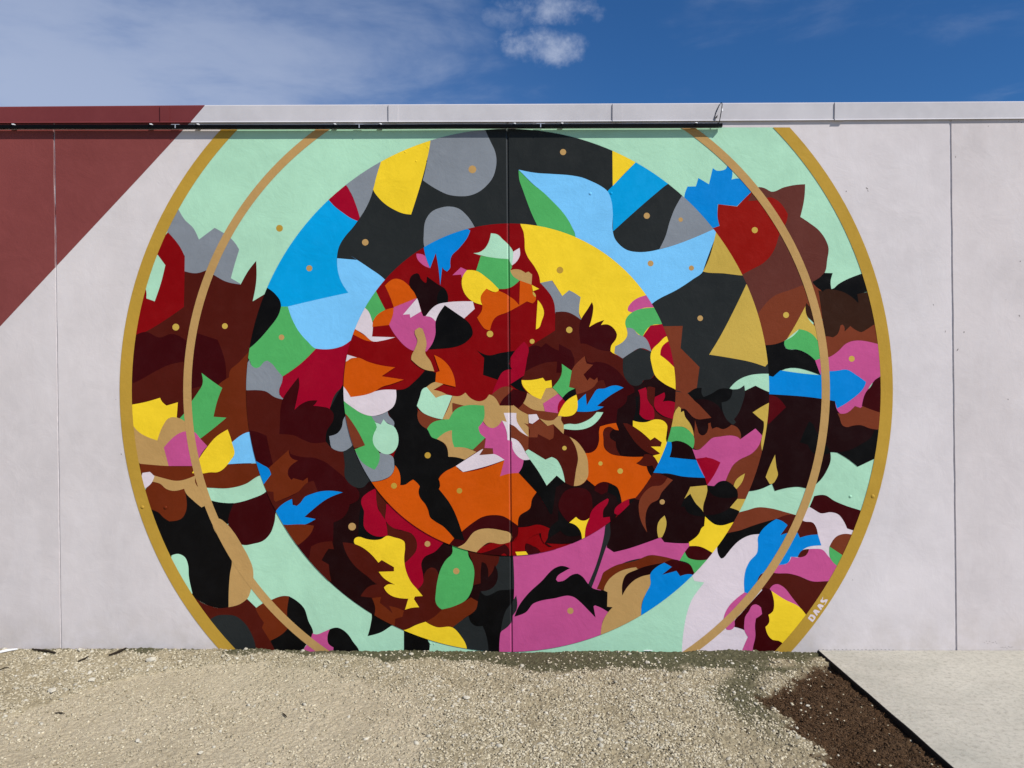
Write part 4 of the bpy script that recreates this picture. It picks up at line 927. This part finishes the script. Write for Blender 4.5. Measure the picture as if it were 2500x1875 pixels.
# small scars, plugs and chips on the wall face
V, F = [], []
for (u, v, w, h, a) in [(2353.7, 811, 2.2, 6, 0.1), (2338, 854, 2.5, 7, 0.5), (2308, 809, 1.2, 6, 0.1), (2491, 638, 2.5, 3, 0), (2488.7, 771, 1.8, 6, -0.5),
                      (2279, 744, 1.5, 5, -0.6), (2456, 732, 1.5, 1.5, 0), (2461, 975, 2, 3, -0.3), (2066, 467, 2, 4, 0.4), (2117, 460, 2, 7, -0.9),
                      (2119, 466, 1.5, 4, -0.7), (1923, 437, 1.6, 1.6, 0), (2082, 1416, 2, 2, 0), (296, 1109, 2, 4, -0.4), (283, 975, 1.2, 2, 0), (2333, 383, 1.5, 4, 0.2),
                      (2413, 308, 1.5, 2, 0), (2487, 296, 3, 2, 0.4), (2494, 299, 3, 1.5, 0)] + \
                     [(2404 + k * 4.3 + rng.uniform(-1.5, 1.5), 1566 + rng.uniform(-1, 6), 1.6, 1.6, 0) for k in range(8)] + \
                     [(2444 + k * 3.6, 1580 + rng.uniform(-2.5, 2.5), 2.0, 1.3, 0) for k in range(9)] + [(2000 + k * 9.5, 1586 + rng.uniform(-1, 1), 4.5, 0.9, 0.02) for k in range(20)]:
    c = wall(u, v, 0.0008); k = DIST / FPX
    b0 = len(V)
    for q in range(7):
        t = 2 * math.pi * q / 7
        x, z = 0.5 * w * math.cos(t) * rng.uniform(0.7, 1.2), 0.5 * h * math.sin(t) * rng.uniform(0.7, 1.2)
        V.append((c.x + (x * math.cos(a) + z * math.sin(a)) * k, c.y, c.z + (-x * math.sin(a) + z * math.cos(a)) * k))
    F.append(tuple(range(b0, b0 + 7))[::-1])
o = link('paint_chip', mesh_from(V, F), building, (M_CHIP,)); o['kind'] = 'stuff'
def plug(u, v, r, mat):
    bm = bmesh.new()
    bmesh.ops.create_icosphere(bm, subdivisions=2, radius=r)
    for w in bm.verts: w.co.y *= 0.55
    me = bpy.data.meshes.new('plug'); bm.to_mesh(me); bm.free()
    me.polygons.foreach_set('use_smooth', [True] * len(me.polygons))
    o = link('wall_plug', me, building, (mat,)); o.location = wall(u, v, 0.001)
for (u, v, r, c) in [(989.5, 372, 0.008, 'yellow'), (1016.5, 394, 0.008, 'yellow'), (1044.5, 360, 0.008, 'yellow'), (1042, 393.5, 0.006, 'charcoal'), (1046, 414, 0.007, 'grey'),
                     (2130.5, 1211.5, 0.014, 'gold'), (2076, 1212, 0.010, 'mint'), (348, 1238, 0.012, 'gold'), (404, 1239, 0.012, 'sienna'), (1051, 1571, 0.006, 'mint'), (1060, 1573, 0.005, 'mint'),
                     (867.5, 881, 0.010, 'orange'), (1037, 850, 0.009, 'tan'), (1015, 868, 0.008, 'tan'), (1441, 473, 0.012, 'paleblue'), (1492, 472, 0.011, 'sky')]:
    plug(u, v, r, MAT[c])

# ---------------------------------------------------------------- black rail under the roof edge
rail = empty('wall_rail', wall(900, 307, 0.05))
tag(rail, 'long black rail on short brackets along the top of the wall under the roof', 'rail')
RC = [(-1900, 315), (0, 308.6), (850, 307.8), (1762, 304.6)]
O0, O1 = 0.018, 0.043
def rail_z(u): return wall(u, interp(u, RC), O1).z
def local(o, vs): return [tuple(Vector(v) - o.location) for v in vs]
def beam(name, u0, u1, oa, ob, dz0, dz1, mat, n=40, wob=0.0):
    V, F = [], []
    for j in range(n + 1):
        u = u0 + (u1 - u0) * j / n
        z = rail_z(u) + wob * mnoise.noise(Vector((u * 0.004, 5.0, 0)))
        x = wall(u, 300, O1).x
        V += [(x, -oa, z + dz0), (x, -ob, z + dz0), (x, -ob, z + dz1), (x, -oa, z + dz1)]
    for j in range(n):
        for q in range(4):
            a = 4 * j + q; b = 4 * j + (q + 1) % 4
            F.append((a, a + 4, b + 4, b))
    F += [(0, 1, 2, 3), (4 * n + 3, 4 * n + 2, 4 * n + 1, 4 * n)]
    me = mesh_from(local(rail, V), F)
    return link(name, me, rail, (mat,))
beam('channel', -1900, 1762, O0, O1, -0.010, 0.009, M_BLACK, 60, 0.0012)
beam('lower_lip', -1900, 1759, O0 - 0.001, O0 + 0.003, -0.0125, -0.0102, M_STEEL, 60, 0.0012)
beam('end_cap', 1761, 1764, O0 - 0.001, O1 + 0.001, -0.011, 0.010, M_BLACK, 1)
brs = (28, 365, 480, 815, 927, 1255, 1371, 1699)
first = None
for u in (-640, -300) + brs:
    if first is None:
        V, F = [], []
        box(V, F, (-0.006, -O0 - 0.002, -0.009), (0.006, -0.0061, 0.004))        # arm to the wall
        box(V, F, (-0.010, -0.006, -0.009), (0.010, -0.0012, 0.008))            # foot
        box(V, F, (-0.006, -O1 - 0.001, 0.0095), (0.004, -O0 + 0.002, 0.0115))  # strap over the channel
        box(V, F, (-0.006, -O1 - 0.003, 0.001), (0.004, -O1 - 0.001, 0.0115))
        br = first = link('bracket', mesh_from(V, F), rail, (M_BLACK,))
        V, F = [], []
        box(V, F, (-0.002, -O1 + 0.004, 0.0118), (0.011, -O0, 0.019))
        ck = link('clip', mesh_from(V, F), br, (M_WHITE,))
    else:
        br = first.copy(); C.objects.link(br); br.parent = rail
        c2 = ck.copy(); C.objects.link(c2); c2.parent = br
    br.location = Vector((wall(u, 300, O1).x, 0, rail_z(u))) - rail.location
    
    # brackets are in world y; undo the rail empty's own offset
    br.location.y = -rail.location.y
for u in (877, 1320, 428):
    V, F = [], []
    x = wall(u, 300, O1).x; z = rail_z(u)
    box(V, F, (x - 0.026, -O1 - 0.002, z + 0.0095), (x + 0.026, -O0, z + 0.0125))
    box(V, F, (x - 0.003, -O1 - 0.002, z - 0.012), (x + 0.003, -O1 - 0.0003, z + 0.0095))
    link('splice_plate', mesh_from(local(rail, V), F), rail, (M_STEEL,))
# loop of cable at the rail end; its shadow is a second black strand
cab = empty('cable_and_shadow', wall(1757, 298, 0.036))
tag(cab, 'thin black cable looping up over the pale roof flashing at the end of the rail', 'cable')
pts = [wall(1751, 302, 0.034), wall(1755, 300, 0.036), wall(1757, 294, 0.040), wall(1758.5, 285, 0.046), wall(1760.5, 274, 0.048), wall(1762, 264, 0.044), wall(1763, 256, 0.036), wall(1762.5, 251.5, 0.026), wall(1760, 251, 0.018)]
shadow_pts = [wall(1760, 251, 0.018), wall(1757, 256, 0.014), wall(1752, 264, 0.013), wall(1748, 274, 0.013), wall(1746, 284, 0.014), wall(1744.5, 289.5, 0.016), wall(1747, 293, 0.018)]  # path of the cable's cast shadow down the flashing
V, F = [], []
tube(V, F, pts, 0.0027, 7)
link('cable', mesh_from(local(cab, V), F, smooth=True), cab, (M_BLACK,))
V, F = [], []
tube(V, F, shadow_pts, 0.0017, 7)
link('cable', mesh_from(local(cab, V), F, smooth=True), cab, (M_BLACK,))  # not a second cable: the shadow modelled as a thin black tube
V, F = [], []
tube(V, F, [wall(1747, 288, 0.016), wall(1750, 285, 0.017), wall(1752, 280.5, 0.018)], [0.004, 0.004, 0.0006], 6)
link('cable_end', mesh_from(local(cab, V), F, smooth=True), cab, (M_BLACK,))
V, F = [], []
c = wall(1763.5, 268.5, 0.049)
box(V, F, (c.x - 0.004, c.y - 0.003, c.z - 0.008), (c.x + 0.004, c.y + 0.003, c.z + 0.008))
link('tie_tag', mesh_from(local(cab, V), F), cab, (M_WHITE,))

# ---------------------------------------------------------------- ground
XE = 1.945                       # edge of the concrete pavement
def fbm(x, y, scale, octs, seed):
    """value noise on numpy arrays"""
    r = np.random.default_rng(seed)
    tot = np.zeros_like(x); amp, norm = 1.0, 0.0
    for o in range(octs):
        g = r.random((257, 257))
        fx, fy = x * scale + 1000.3 + 17.1 * o, y * scale + 1000.7 + 9.3 * o
        ix, iy = np.floor(fx).astype(int), np.floor(fy).astype(int)
        tx, ty = fx - ix, fy - iy
        tx, ty = tx * tx * (3 - 2 * tx), ty * ty * (3 - 2 * ty)
        ix0, iy0, ix1, iy1 = ix % 257, iy % 257, (ix + 1) % 257, (iy + 1) % 257
        tot += amp * ((g[iy0, ix0] * (1 - tx) + g[iy0, ix1] * tx) * (1 - ty) + (g[iy1, ix0] * (1 - tx) + g[iy1, ix1] * tx) * ty)
        norm += amp; amp *= 0.5; scale *= 2.03
    return tot / norm
def sstep(v, a, b):
    t = np.clip((v - a) / (b - a), 0, 1)
    return t * t * (3 - 2 * t)
def topx(x, y):
    """ground point -> photo pixel, used only to lay the soil zones out where the photo has them"""
    t = np.maximum(y + DIST, 0.3)
    return 1250 + x * FPX / t, 937.5 + EYE * FPX / t
def zones(x, y):
    u, v = topx(x, y)
    n1 = fbm(x, y, 2.2, 4, 1) - 0.5
    n2 = fbm(x, y, 7.0, 4, 2) - 0.5
    n3 = fbm(x, y, 26.0, 3, 3) - 0.5
    wob = n1 * 0.9 + n2 * 0.55 + n3 * 0.25
    # olive dirt along the wall and beside the mulch
    xs = [-9, -1.55, -0.85, -0.25, 0.15, 0.6, 1.0, 1.35, 1.6, 1.85, 9]
    wd = [0.0, 0.05, 0.14, 0.20, 0.37, 0.27, 0.31, 0.31, 0.40, 0.24, 0.0]
    band = np.interp(x, xs, wd)
    olive = sstep(band + y + wob * 0.38, -0.08, 0.08) * (band > 0.005)
    light = np.exp(-((x - 1.62) / 0.16) ** 2 - ((y + 0.22) / 0.10) ** 2)
    olive = olive * (1 - 0.85 * sstep(light + wob * 0.5, 0.4, 0.7))
    # slanting olive tongue left of the mulch
    cxm = np.interp(y, [-1.9, -1.16, -0.93, -0.66, -0.36, 0], [1.30, 1.27, 1.26, 1.25, 1.40, 1.60])
    tong = sstep(0.13 - np.abs(x - cxm) + wob * 0.22, -0.06, 0.08) * sstep(y, -1.45, -0.85)
    olive = np.maximum(olive, tong * 0.9)
    # mulch: dark brown wedge against the pavement edge
    ml = np.interp(y, [-4, -1.5, -1.22, -1.08, -0.86, -0.71, -0.62, -0.375, -0.25, -0.15], [1.30, 1.35, 1.41, 1.375, 1.37, 1.37, 1.50, 1.70, 1.82, 2.05])
    mulch = sstep(x - ml + wob * 0.20 + n3 * 0.10, -0.055, 0.075)
    # packed sandy track, left of centre
    trk_l = np.interp(y, [-3.0, -1.5, -1.0, -0.72, -0.43, -0.28, -0.15], [-9.0, -4.0, -2.60, -2.43, -2.20, -1.9, -1.3])
    trk_r = np.interp(y, [-3.0, -1.5, -1.0, -0.6, -0.4, -0.25], [-0.30, -0.42, -0.50, -0.62, -0.9, -1.3])
    track = sstep(x - trk_l + wob * 0.07, -0.01, 0.03) * sstep(trk_r - x + wob * 0.75, -0.15, 0.20)
    return olive, mulch, track, n1, n2, n3
def height(x, y, z4):
    olive, mulch, track, n1, n2, n3 = z4
    h = 0.030 * n1 + 0.014 * n2 * (1 - 0.6 * track) + 0.006 * n3 * (1 - 0.5 * track) - 0.004
    h += 0.012 * (1 - track) * (1 - mulch) - 0.012 * olive
    h -= 0.020 * mulch
    h += 0.016 * n1 * np.exp(-(y / 0.06) ** 2) + mulch * (0.018 * n2 + 0.016 * n3)
    h += 0.012 * np.exp(-((y + 0.03) / 0.10) ** 2) * sstep(x, -1.2, -2.0)
    return h
xs = np.unique(np.concatenate([np.linspace(-9, -3.7, 30), np.arange(-3.7, 1.94, 0.005), [XE - 0.001]]))
ys = np.unique(np.concatenate([np.linspace(-9, -1.75, 40), np.arange(-1.75, 0.012, 0.005)]))
X, Y = np.meshgrid(xs, ys)
Z4 = zones(X, Y)
H = height(X, Y, Z4)
fine = (fbm(X, Y, 75.0, 2, 5) - 0.5)
grit = fbm(X, Y, 95.0, 1, 6) - 0.5
rough = (1.0 - 0.45 * Z4[2] - 0.35 * Z4[0]) * sstep(Y, -1.95, -1.75)
H += rough * (0.012 * fine + 0.011 * grit * (0.6 + 1.6 * np.clip(Z4[4] + 0.4, 0, 1)))
H += 0.010 * (fbm(X, Y, 34.0, 2, 8) - 0.5) * rough
edge = np.clip(np.minimum(X + 9, Y + 9) / 0.5, 0, 1)
H = H * edge - 0.05 * (1 - edge)
ny, nx = X.shape
idx = np.arange(nx * ny).reshape(ny, nx)
quads = np.stack([idx[:-1, :-1], idx[:-1, 1:], idx[1:, 1:], idx[1:, :-1]], -1).reshape(-1, 4)
def np_mesh(name, co, faces, smooth=True):
    me = bpy.data.meshes.new(name)
    k = faces.shape[1]
    me.vertices.add(len(co)); me.vertices.foreach_set('co', co.astype(np.float32).ravel())
    me.loops.add(faces.size); me.loops.foreach_set('vertex_index', faces.astype(np.int32).ravel())
    me.polygons.add(len(faces))
    me.polygons.foreach_set('loop_start', np.arange(0, faces.size, k, dtype=np.int32))
    me.polygons.foreach_set('loop_total', np.full(len(faces), k, dtype=np.int32))
    if smooth: me.polygons.foreach_set('use_smooth', np.ones(len(faces), dtype=bool))
    me.update(calc_edges=True)
    return me
me = np_mesh('yard', np.stack([X.ravel(), Y.ravel(), H.ravel()], -1), quads)
at = me.color_attributes.new('zones', 'FLOAT_COLOR', 'POINT')
at.data.foreach_set('color', np.stack([Z4[0], Z4[1], Z4[2], np.ones_like(X)], -1).astype(np.float32).ravel())

def soil_material():
    m, nt, b = new_mat('yard_soil')
    a = n_(nt, 'ShaderNodeVertexColor', layer_name='zones')
    sp = n_(nt, 'ShaderNodeSeparateColor'); nt.links.new(a.outputs[0], sp.inputs[0])
    f1 = tex(nt, 55, 5, 0.7); f2 = tex(nt, 190, 3, 0.6); f3 = tex(nt, 3.0, 5, 0.6)
    sandy = mix(nt, ramp(nt, f1, 0.3, 0.7), (0.23, 0.19, 0.118), (0.46, 0.395, 0.265))
    sandy = mix(nt, ramp(nt, f3, 0.35, 0.7, 0, 0.5), sandy, (0.29, 0.24, 0.15))
    track = mix(nt, ramp(nt, f2, 0.35, 0.65), (0.38, 0.32, 0.215), (0.57, 0.495, 0.355))
    f5 = tex(nt, 1.7, 6, 0.62)
    track = mix(nt, ramp(nt, f5, 0.42, 0.68, 0, 0.6), track, (0.37, 0.31, 0.205))
    sandy = mix(nt, ramp(nt, f5, 0.50, 0.70, 0, 0.5), sandy, (0.27, 0.22, 0.135))
    olive = mix(nt, ramp(nt, f1, 0.3, 0.7), (0.062, 0.060, 0.030), (0.125, 0.115, 0.064))
    mulch = mix(nt, ramp(nt, f2, 0.35, 0.68), (0.020, 0.010, 0.004), (0.098, 0.052, 0.024))
    mulch = mix(nt, ramp(nt, f3, 0.5, 0.75, 0, 0.45), mulch, (0.10, 0.062, 0.032))
    c = mix(nt, sp.outputs[2], sandy, track)
    c = mix(nt, sp.outputs[0], c, olive)
    c = mix(nt, sp.outputs[1], c, mulch)
    nt.links.new(c, b.inputs['Base Color'])
    b.inputs['Roughness'].default_value = 0.95
    b.inputs['Specular IOR Level'].default_value = 0.15
    h = mul(nt, mul(nt, f2, 0.6), f1, 'ADD')
    bp = n_(nt, 'ShaderNodeBump'); nt.links.new(h, bp.inputs['Height'])
    bp.inputs['Strength'].default_value = 1.0; bp.inputs['Distance'].default_value = 0.008
    nt.links.new(bp.outputs[0], b.inputs['Normal'])
    return m
yard = link('yard_ground', me, None, (soil_material(),))
tag(yard, 'sandy yard ground of pale gravel, packed dirt and dark mulch', None, kind='structure')
# distant ground to the horizon
V = [(-900, -900, -0.06), (900, -900, -0.06), (900, 900, -0.06), (-900, 900, -0.06)]
m_far, nt, b = new_mat('far_ground')
nt.links.new(mix(nt, ramp(nt, tex(nt, 0.8, 6, 0.65), 0.3, 0.7), (0.30, 0.255, 0.17), (0.44, 0.385, 0.27)), b.inputs['Base Color'])
b.inputs['Roughness'].default_value = 0.95
tag(link('ground', mesh_from(V, [(0, 1, 2, 3)]), None, (m_far,)), 'bare sandy ground stretching away', kind='structure')

# gravel: tens of thousands of small stones
def rock_proto(seed, sub):
    bm = bmesh.new()
    bmesh.ops.create_icosphere(bm, subdivisions=sub, radius=1.0)
    r = random.Random(seed)
    off = Vector((r.uniform(0, 50), r.uniform(0, 50), r.uniform(0, 50)))
    for v in bm.verts:
        v.co *= 1.0 + 0.50 * mnoise.noise(v.co * 1.15 + off) + r.uniform(-0.20, 0.16)
    bm.verts.index_update()
    co = np.array([v.co[:] for v in bm.verts]); fa = np.array([[v.index for v in f.verts] for f in bm.faces])
    bm.free()
    return co, fa
def scatter(name, n, rmin, rmax, power, accept, seed, mat, sub=1, area=(-4.2, 1.93, -1.95, -0.004), sink=0.35, flat=0.7):
    r = np.random.default_rng(seed)
    x = r.uniform(area[0], area[1], n); y = r.uniform(area[2], area[3], n)
    z4 = zones(x, y)
    u, v = topx(x, y)
    keep = (r.random(n) < accept(x, y, z4)) & (u > -420) & (v < 2010)
    x, y = x[keep], y[keep]
    z4 = tuple(a[keep] for a in z4)
    k = len(x)
    rad = rmin + (rmax - rmin) * r.random(k) ** power
    h = height(x, y, z4) + rad * flat * (1 - 2 * sink) * 0.5
    protos = [rock_proto(seed * 10 + q, sub) for q in range(6)]
    which = r.integers(0, 6, k)
    cos, fas, shade = [], [], []
    b0 = 0
    ang = r.uniform(0, 2 * np.pi, k)
    sx, sy, sz = r.uniform(0.75, 1.35, k), r.uniform(0.7, 1.1, k), r.uniform(0.5, 0.9, k) * flat / 0.7
    tilt = r.uniform(-0.5, 0.5, k)
    tone = np.clip(r.normal(0.5, 0.22, k), 0, 1)
    for q in range(6):
        s = np.where(which == q)[0]
        if not len(s): continue
        pc, pf = protos[q]
        P = pc[None] * np.stack([sx[s], sy[s], sz[s]], -1)[:, None, :] * rad[s][:, None, None]
        ct, st = np.cos(tilt[s])[:, None], np.sin(tilt[s])[:, None]
        y2 = P[..., 1] * ct - P[..., 2] * st; z2 = P[..., 1] * st + P[..., 2] * ct
        ca, sa = np.cos(ang[s])[:, None], np.sin(ang[s])[:, None]
        W = np.stack([P[..., 0] * ca - y2 * sa + x[s][:, None], np.minimum(P[..., 0] * sa + y2 * ca + y[s][:, None], -0.001), z2 + h[s][:, None]], -1)
        nv = len(pc)
        cos.append(W.reshape(-1, 3))
        fas.append((pf[None] + (np.arange(len(s)) * nv)[:, None, None] + b0).reshape(-1, 3))
        shade.append(np.repeat(tone[s], nv))
        b0 += nv * len(s)
    me = np_mesh(name, np.concatenate(cos), np.concatenate(fas), smooth=False)
    at = me.color_attributes.new('tone', 'FLOAT_COLOR', 'POINT')
    t = np.concatenate(shade)
    at.data.foreach_set('color', np.stack([t, t, t, np.ones_like(t)], -1).astype(np.float32).ravel())
    print(name, k, 'stones', len(me.polygons), 'tris')
    return link(name, me, None, (mat,))
def stone_material(name, lo, hi):
    m, nt, b = new_mat(name)
    a = n_(nt, 'ShaderNodeVertexColor', layer_name='tone')
    t = tex(nt, 120, 4, 0.6)
    c = mix(nt, a.outputs[0], lo, hi)
    c = mix(nt, ramp(nt, t, 0.35, 0.75, 0, 0.35), c, [q * 0.7 for q in lo])
    nt.links.new(c, b.inputs['Base Color'])
    b.inputs['Roughness'].default_value = 0.9
    b.inputs['Specular IOR Level'].default_value = 0.2
    return m
M_GRAVEL = stone_material('gravel_stone', (0.26, 0.218, 0.14), (0.68, 0.61, 0.45))
M_STONE = stone_material('pale_stone', (0.34, 0.31, 0.235), (0.63, 0.585, 0.48))
def dens(x, y, z):
    clump = np.clip(0.72 + 2.8 * z[4] + 1.6 * z[3], 0.14, 1)
    d = clump * (1 - z[2] * 0.78) * (1 - z[0] * 0.93) * (1 - z[1] * 0.985)
    return d
g = scatter('gravel', 200000, 0.0028, 0.0090, 2.1, dens, 21, M_GRAVEL, 1)
tag(g, 'loose pale gravel strewn over the yard', 'gravel', kind='stuff')
g = scatter('pebbles', 5200, 0.0075, 0.0160, 2.6, lambda x, y, z: np.clip(0.42 + 3.2 * z[4] + 2.0 * z[3], 0.03, 1) * (1 - z[2] * 0.86) * (1 - z[0] * 0.72) * (1 - z[1] * 0.985), 31, M_STONE, 1)
tag(g, 'larger pale pebbles scattered through the gravel', 'pebbles', kind='stuff')
M_GRIT = stone_material('mulch_chip', (0.018, 0.009, 0.004), (0.150, 0.086, 0.043))
g = scatter('mulch', 48000, 0.0016, 0.0062, 2.2, lambda x, y, z: np.clip(z[1] * 1.25 - 0.25, 0, 1), 41, M_GRIT, 1, area=(1.15, 1.93, -1.85, -0.03), flat=0.5)
tag(g, 'dark brown shredded mulch beside the pavement', 'mulch', kind='stuff')

# concrete pavement on the right with a black edging strip
m_con, nt, b = new_mat('broom_concrete')
c1 = tex(nt, 1.1, 6, 0.65); c2 = tex(nt, 38, 5, 0.8); c3 = tex(nt, 9, 5, 0.65, scl=(0.5, 1.4, 1), dist=0.5); c4 = tex(nt, 2.7, 5, 0.6); c5 = tex(nt, 26, 4, 0.7); c6 = tex(nt, 5.0, 6, 0.7)
col = mix(nt, ramp(nt, c1, 0.32, 0.7), (0.39, 0.365, 0.305), (0.51, 0.48, 0.405))
col = mix(nt, ramp(nt, c3, 0.4, 0.75, 0, 0.45), col, (0.55, 0.52, 0.445))
col = mix(nt, ramp(nt, c4, 0.50, 0.72, 0, 0.55), col, (0.36, 0.35, 0.295))
col = mix(nt, ramp(nt, c6, 0.54, 0.72, 0, 0.40), col, (0.52, 0.485, 0.415))
col = mix(nt, ramp(nt, c5, 0.52, 0.80, 0, 0.55), col, (0.27, 0.25, 0.205))
col = mix(nt, ramp(nt, c2, 0.50, 0.72, 0, 0.75), col, (0.20, 0.185, 0.15))
nt.links.new(col, b.inputs['Base Color']); b.inputs['Roughness'].default_value = 0.9; b.inputs['Specular IOR Level'].default_value = 0.2
bp = n_(nt, 'ShaderNodeBump'); nt.links.new(mul(nt, mul(nt, c3, 0.8), c2, 'ADD'), bp.inputs['Height']); bp.inputs['Strength'].default_value = 0.9; bp.inputs['Distance'].default_value = 0.004
nt.links.new(bp.outputs[0], b.inputs['Normal'])
V, F = [], []
box(V, F, (XE + 0.012, -9.0, -0.14), (9.0, -0.002, 0.001))
tag(link('concrete_pavement', mesh_from(V, F), None, (m_con,)), 'pale concrete pavement slab meeting the wall', kind='structure')
edging = empty('garden_edging', (XE, 0, 0))
tag(edging, 'black edging strip between dark mulch and concrete pavement', 'edging')
V, F = [], []
n = 120
for j in range(n + 1):
    y = -0.012 - j * (3.6 / n)
    w = 0.004 * mnoise.noise(Vector((y * 2.3, 0, 0))); z = 0.005 * mnoise.noise(Vector((y * 3.1, 7, 0)))
    V += [(XE - 0.002 + w, y, -0.13), (XE - 0.003 + w, y, 0.000 + z), (XE + 0.002 + w, y, 0.006 + z), (XE + 0.007 + w * 0.3, y, 0.006 + z), (XE + 0.0105, y, 0.001 + z * 0.3), (XE + 0.0105, y, -0.13)]
for j in range(n):
    for q in range(5):
        a = 6 * j + q
        F.append((a, a + 1, a + 7, a + 6))
F += [(0, 5, 4, 3, 2, 1), tuple(6 * n + q for q in range(6))]
M_EDGE = flat_mat('black_edging', (0.012, 0.011, 0.010), 0.85, 0, 0.15)
link('edging_strip', mesh_from([Vector(v) - Vector((XE, 0, 0)) for v in V], F), edging, (M_EDGE,))

# single stones, sticks and litter that can be picked out
def ground_z(x, y):
    x = np.array([x]); y = np.array([y]); return float(height(x, y, zones(x, y))[0])
def stone(u, v, r, label, seed):
    x, y = gnd(u, v); r *= 0.72
    co, fa = rock_proto(seed, 2)
    co = co * np.array([1.15, 0.8, 0.62]) * r
    me = np_mesh('stone', co, fa, smooth=False)
    at = me.color_attributes.new('tone', 'FLOAT_COLOR', 'POINT')
    at.data.foreach_set('color', np.full(len(co) * 4, 0.75, dtype=np.float32))
    me.polygons.foreach_set('use_smooth', [False] * len(me.polygons))
    o = link('stone', me, None, (M_STONE,))
    o.location = (x, min(y, -r * 1.1), ground_z(x, y) + r * 0.42); o.rotation_euler[2] = seed * 1.3
    tag(o, label, 'stone', 'single pale stones lying on the yard')
for i, (u, v, r, l) in enumerate([
    (1153, 1633, 0.018, 'white stone on the olive dirt below the dark bottom of the mural'),
    (1138, 1709, 0.026, 'broad white stone in the gravel in the middle of the yard'),
    (1037, 1751, 0.013, 'small white stone at the edge of the sandy track, right of the track'),
    (1945, 1770, 0.014, 'white stone on the left border of the dark mulch'),
    (1972, 1718, 0.013, 'pale stone lying in the dark mulch'),
    (1582, 1621, 0.018, 'rounded white stone on olive dirt under the mint base of the mural'),
    (195, 1596, 0.028, 'chunky white stone close to the wall right of the left wall joint'),
    (224, 1667, 0.026, 'cream stone beside the diagonal edge of the sandy track'),
    (127, 1695, 0.030, 'flat cream stone in the gravel left of the sandy track'),
    (370, 1619, 0.034, 'long pale stone slab lying in front of the lilac wall'),
    (937, 1814, 0.013, 'pale pebble standing alone on the sandy track, lower middle of the yard'),
    (770, 1799, 0.011, 'tiny white stone on the sandy track near the bottom of the picture'),
    (490, 1836, 0.014, 'pale stone casting a dark shadow on the left part of the sandy track'),
    (336, 1809, 0.020, 'grey white stone on the sandy track, lower left'),
    (1884, 1660, 0.015, 'white stone on olive dirt left of the dark mulch'),
    (18, 1586, 0.022, 'pale stone at the wall foot at the left end of the wall')]):
    stone(u, v, r, l, 100 + i)
M_STICK = flat_mat('dark_bark', (0.03, 0.022, 0.015), 0.9, 0, 0.1)
def stick(name, uv, r, mat, label, cat, lift=0.006, group=None):
    pts = []
    for i, (u, v) in enumerate(uv):
        x, y = gnd(u, v); y = min(y, -0.01)
        pts.append(Vector((x, y, ground_z(x, y) + r * 0.7 + lift)))
    V, F = [], []
    rr = [r * (0.55 if i in (0, len(pts) - 1) else 1.0) for i in range(len(pts))]
    tube(V, F, pts, rr, 6)
    c = pts[len(pts) // 2]
    o = link(name, mesh_from([Vector(v) - c for v in V], F), None, (mat,)); o.location = c
    tag(o, label, cat, group)
V, F = [], []
a, b_ = gnd(-40, 1602), gnd(43, 1594.5)
stick('plastic_strip', [(-40, 1603), (0, 1599.5), (20, 1597), (43, 1594.5)], 0.008, M_WHITE, 'white plastic strip lying on the gravel at the left end of the wall', 'strip')
stick('twig', [(78, 1595.5), (95, 1596), (110, 1598), (125, 1601), (136, 1603)], 0.007, M_STICK, 'curved dark twig on gravel below the left wall joint', 'twig', group='dark twigs on the gravel')
stick('twig', [(191, 1622), (205, 1617), (216, 1612)], 0.006, M_STICK, 'short straight dark twig on gravel right of the curved twig', 'twig', group='dark twigs on the gravel')
stick('twig', [(265, 1608), (280, 1605), (295, 1599), (308, 1592)], 0.008, M_STICK, 'broken dark twig close to the lilac wall left of the mural ring', 'twig', group='dark twigs on the gravel')
stick('twig', [(0, 1641), (10, 1637), (22, 1636)], 0.004, M_STICK, 'thin dark twig in the gravel at the left edge of the picture', 'twig', group='dark twigs on the gravel')
stick('twig', [(134, 1743), (146, 1742.5), (158, 1743.5)], 0.004, M_STICK, 'thin dark twig on the sandy track, lower left', 'twig', group='dark twigs on the gravel')
stick('twig', [(1571, 1588.8), (1580, 1588), (1592, 1587.5)], 0.0035, M_STONE if False else M_WHITE, 'short white splinter on olive dirt at the foot of the mint mural base', 'splinter')
stick('twig', [(690, 1740), (695, 1745), (700, 1749)], 0.004, M_STICK, 'short dark twig on the sandy track below the mural ring', 'twig', group='dark twigs on the gravel')
M_LITTER = M_STICK
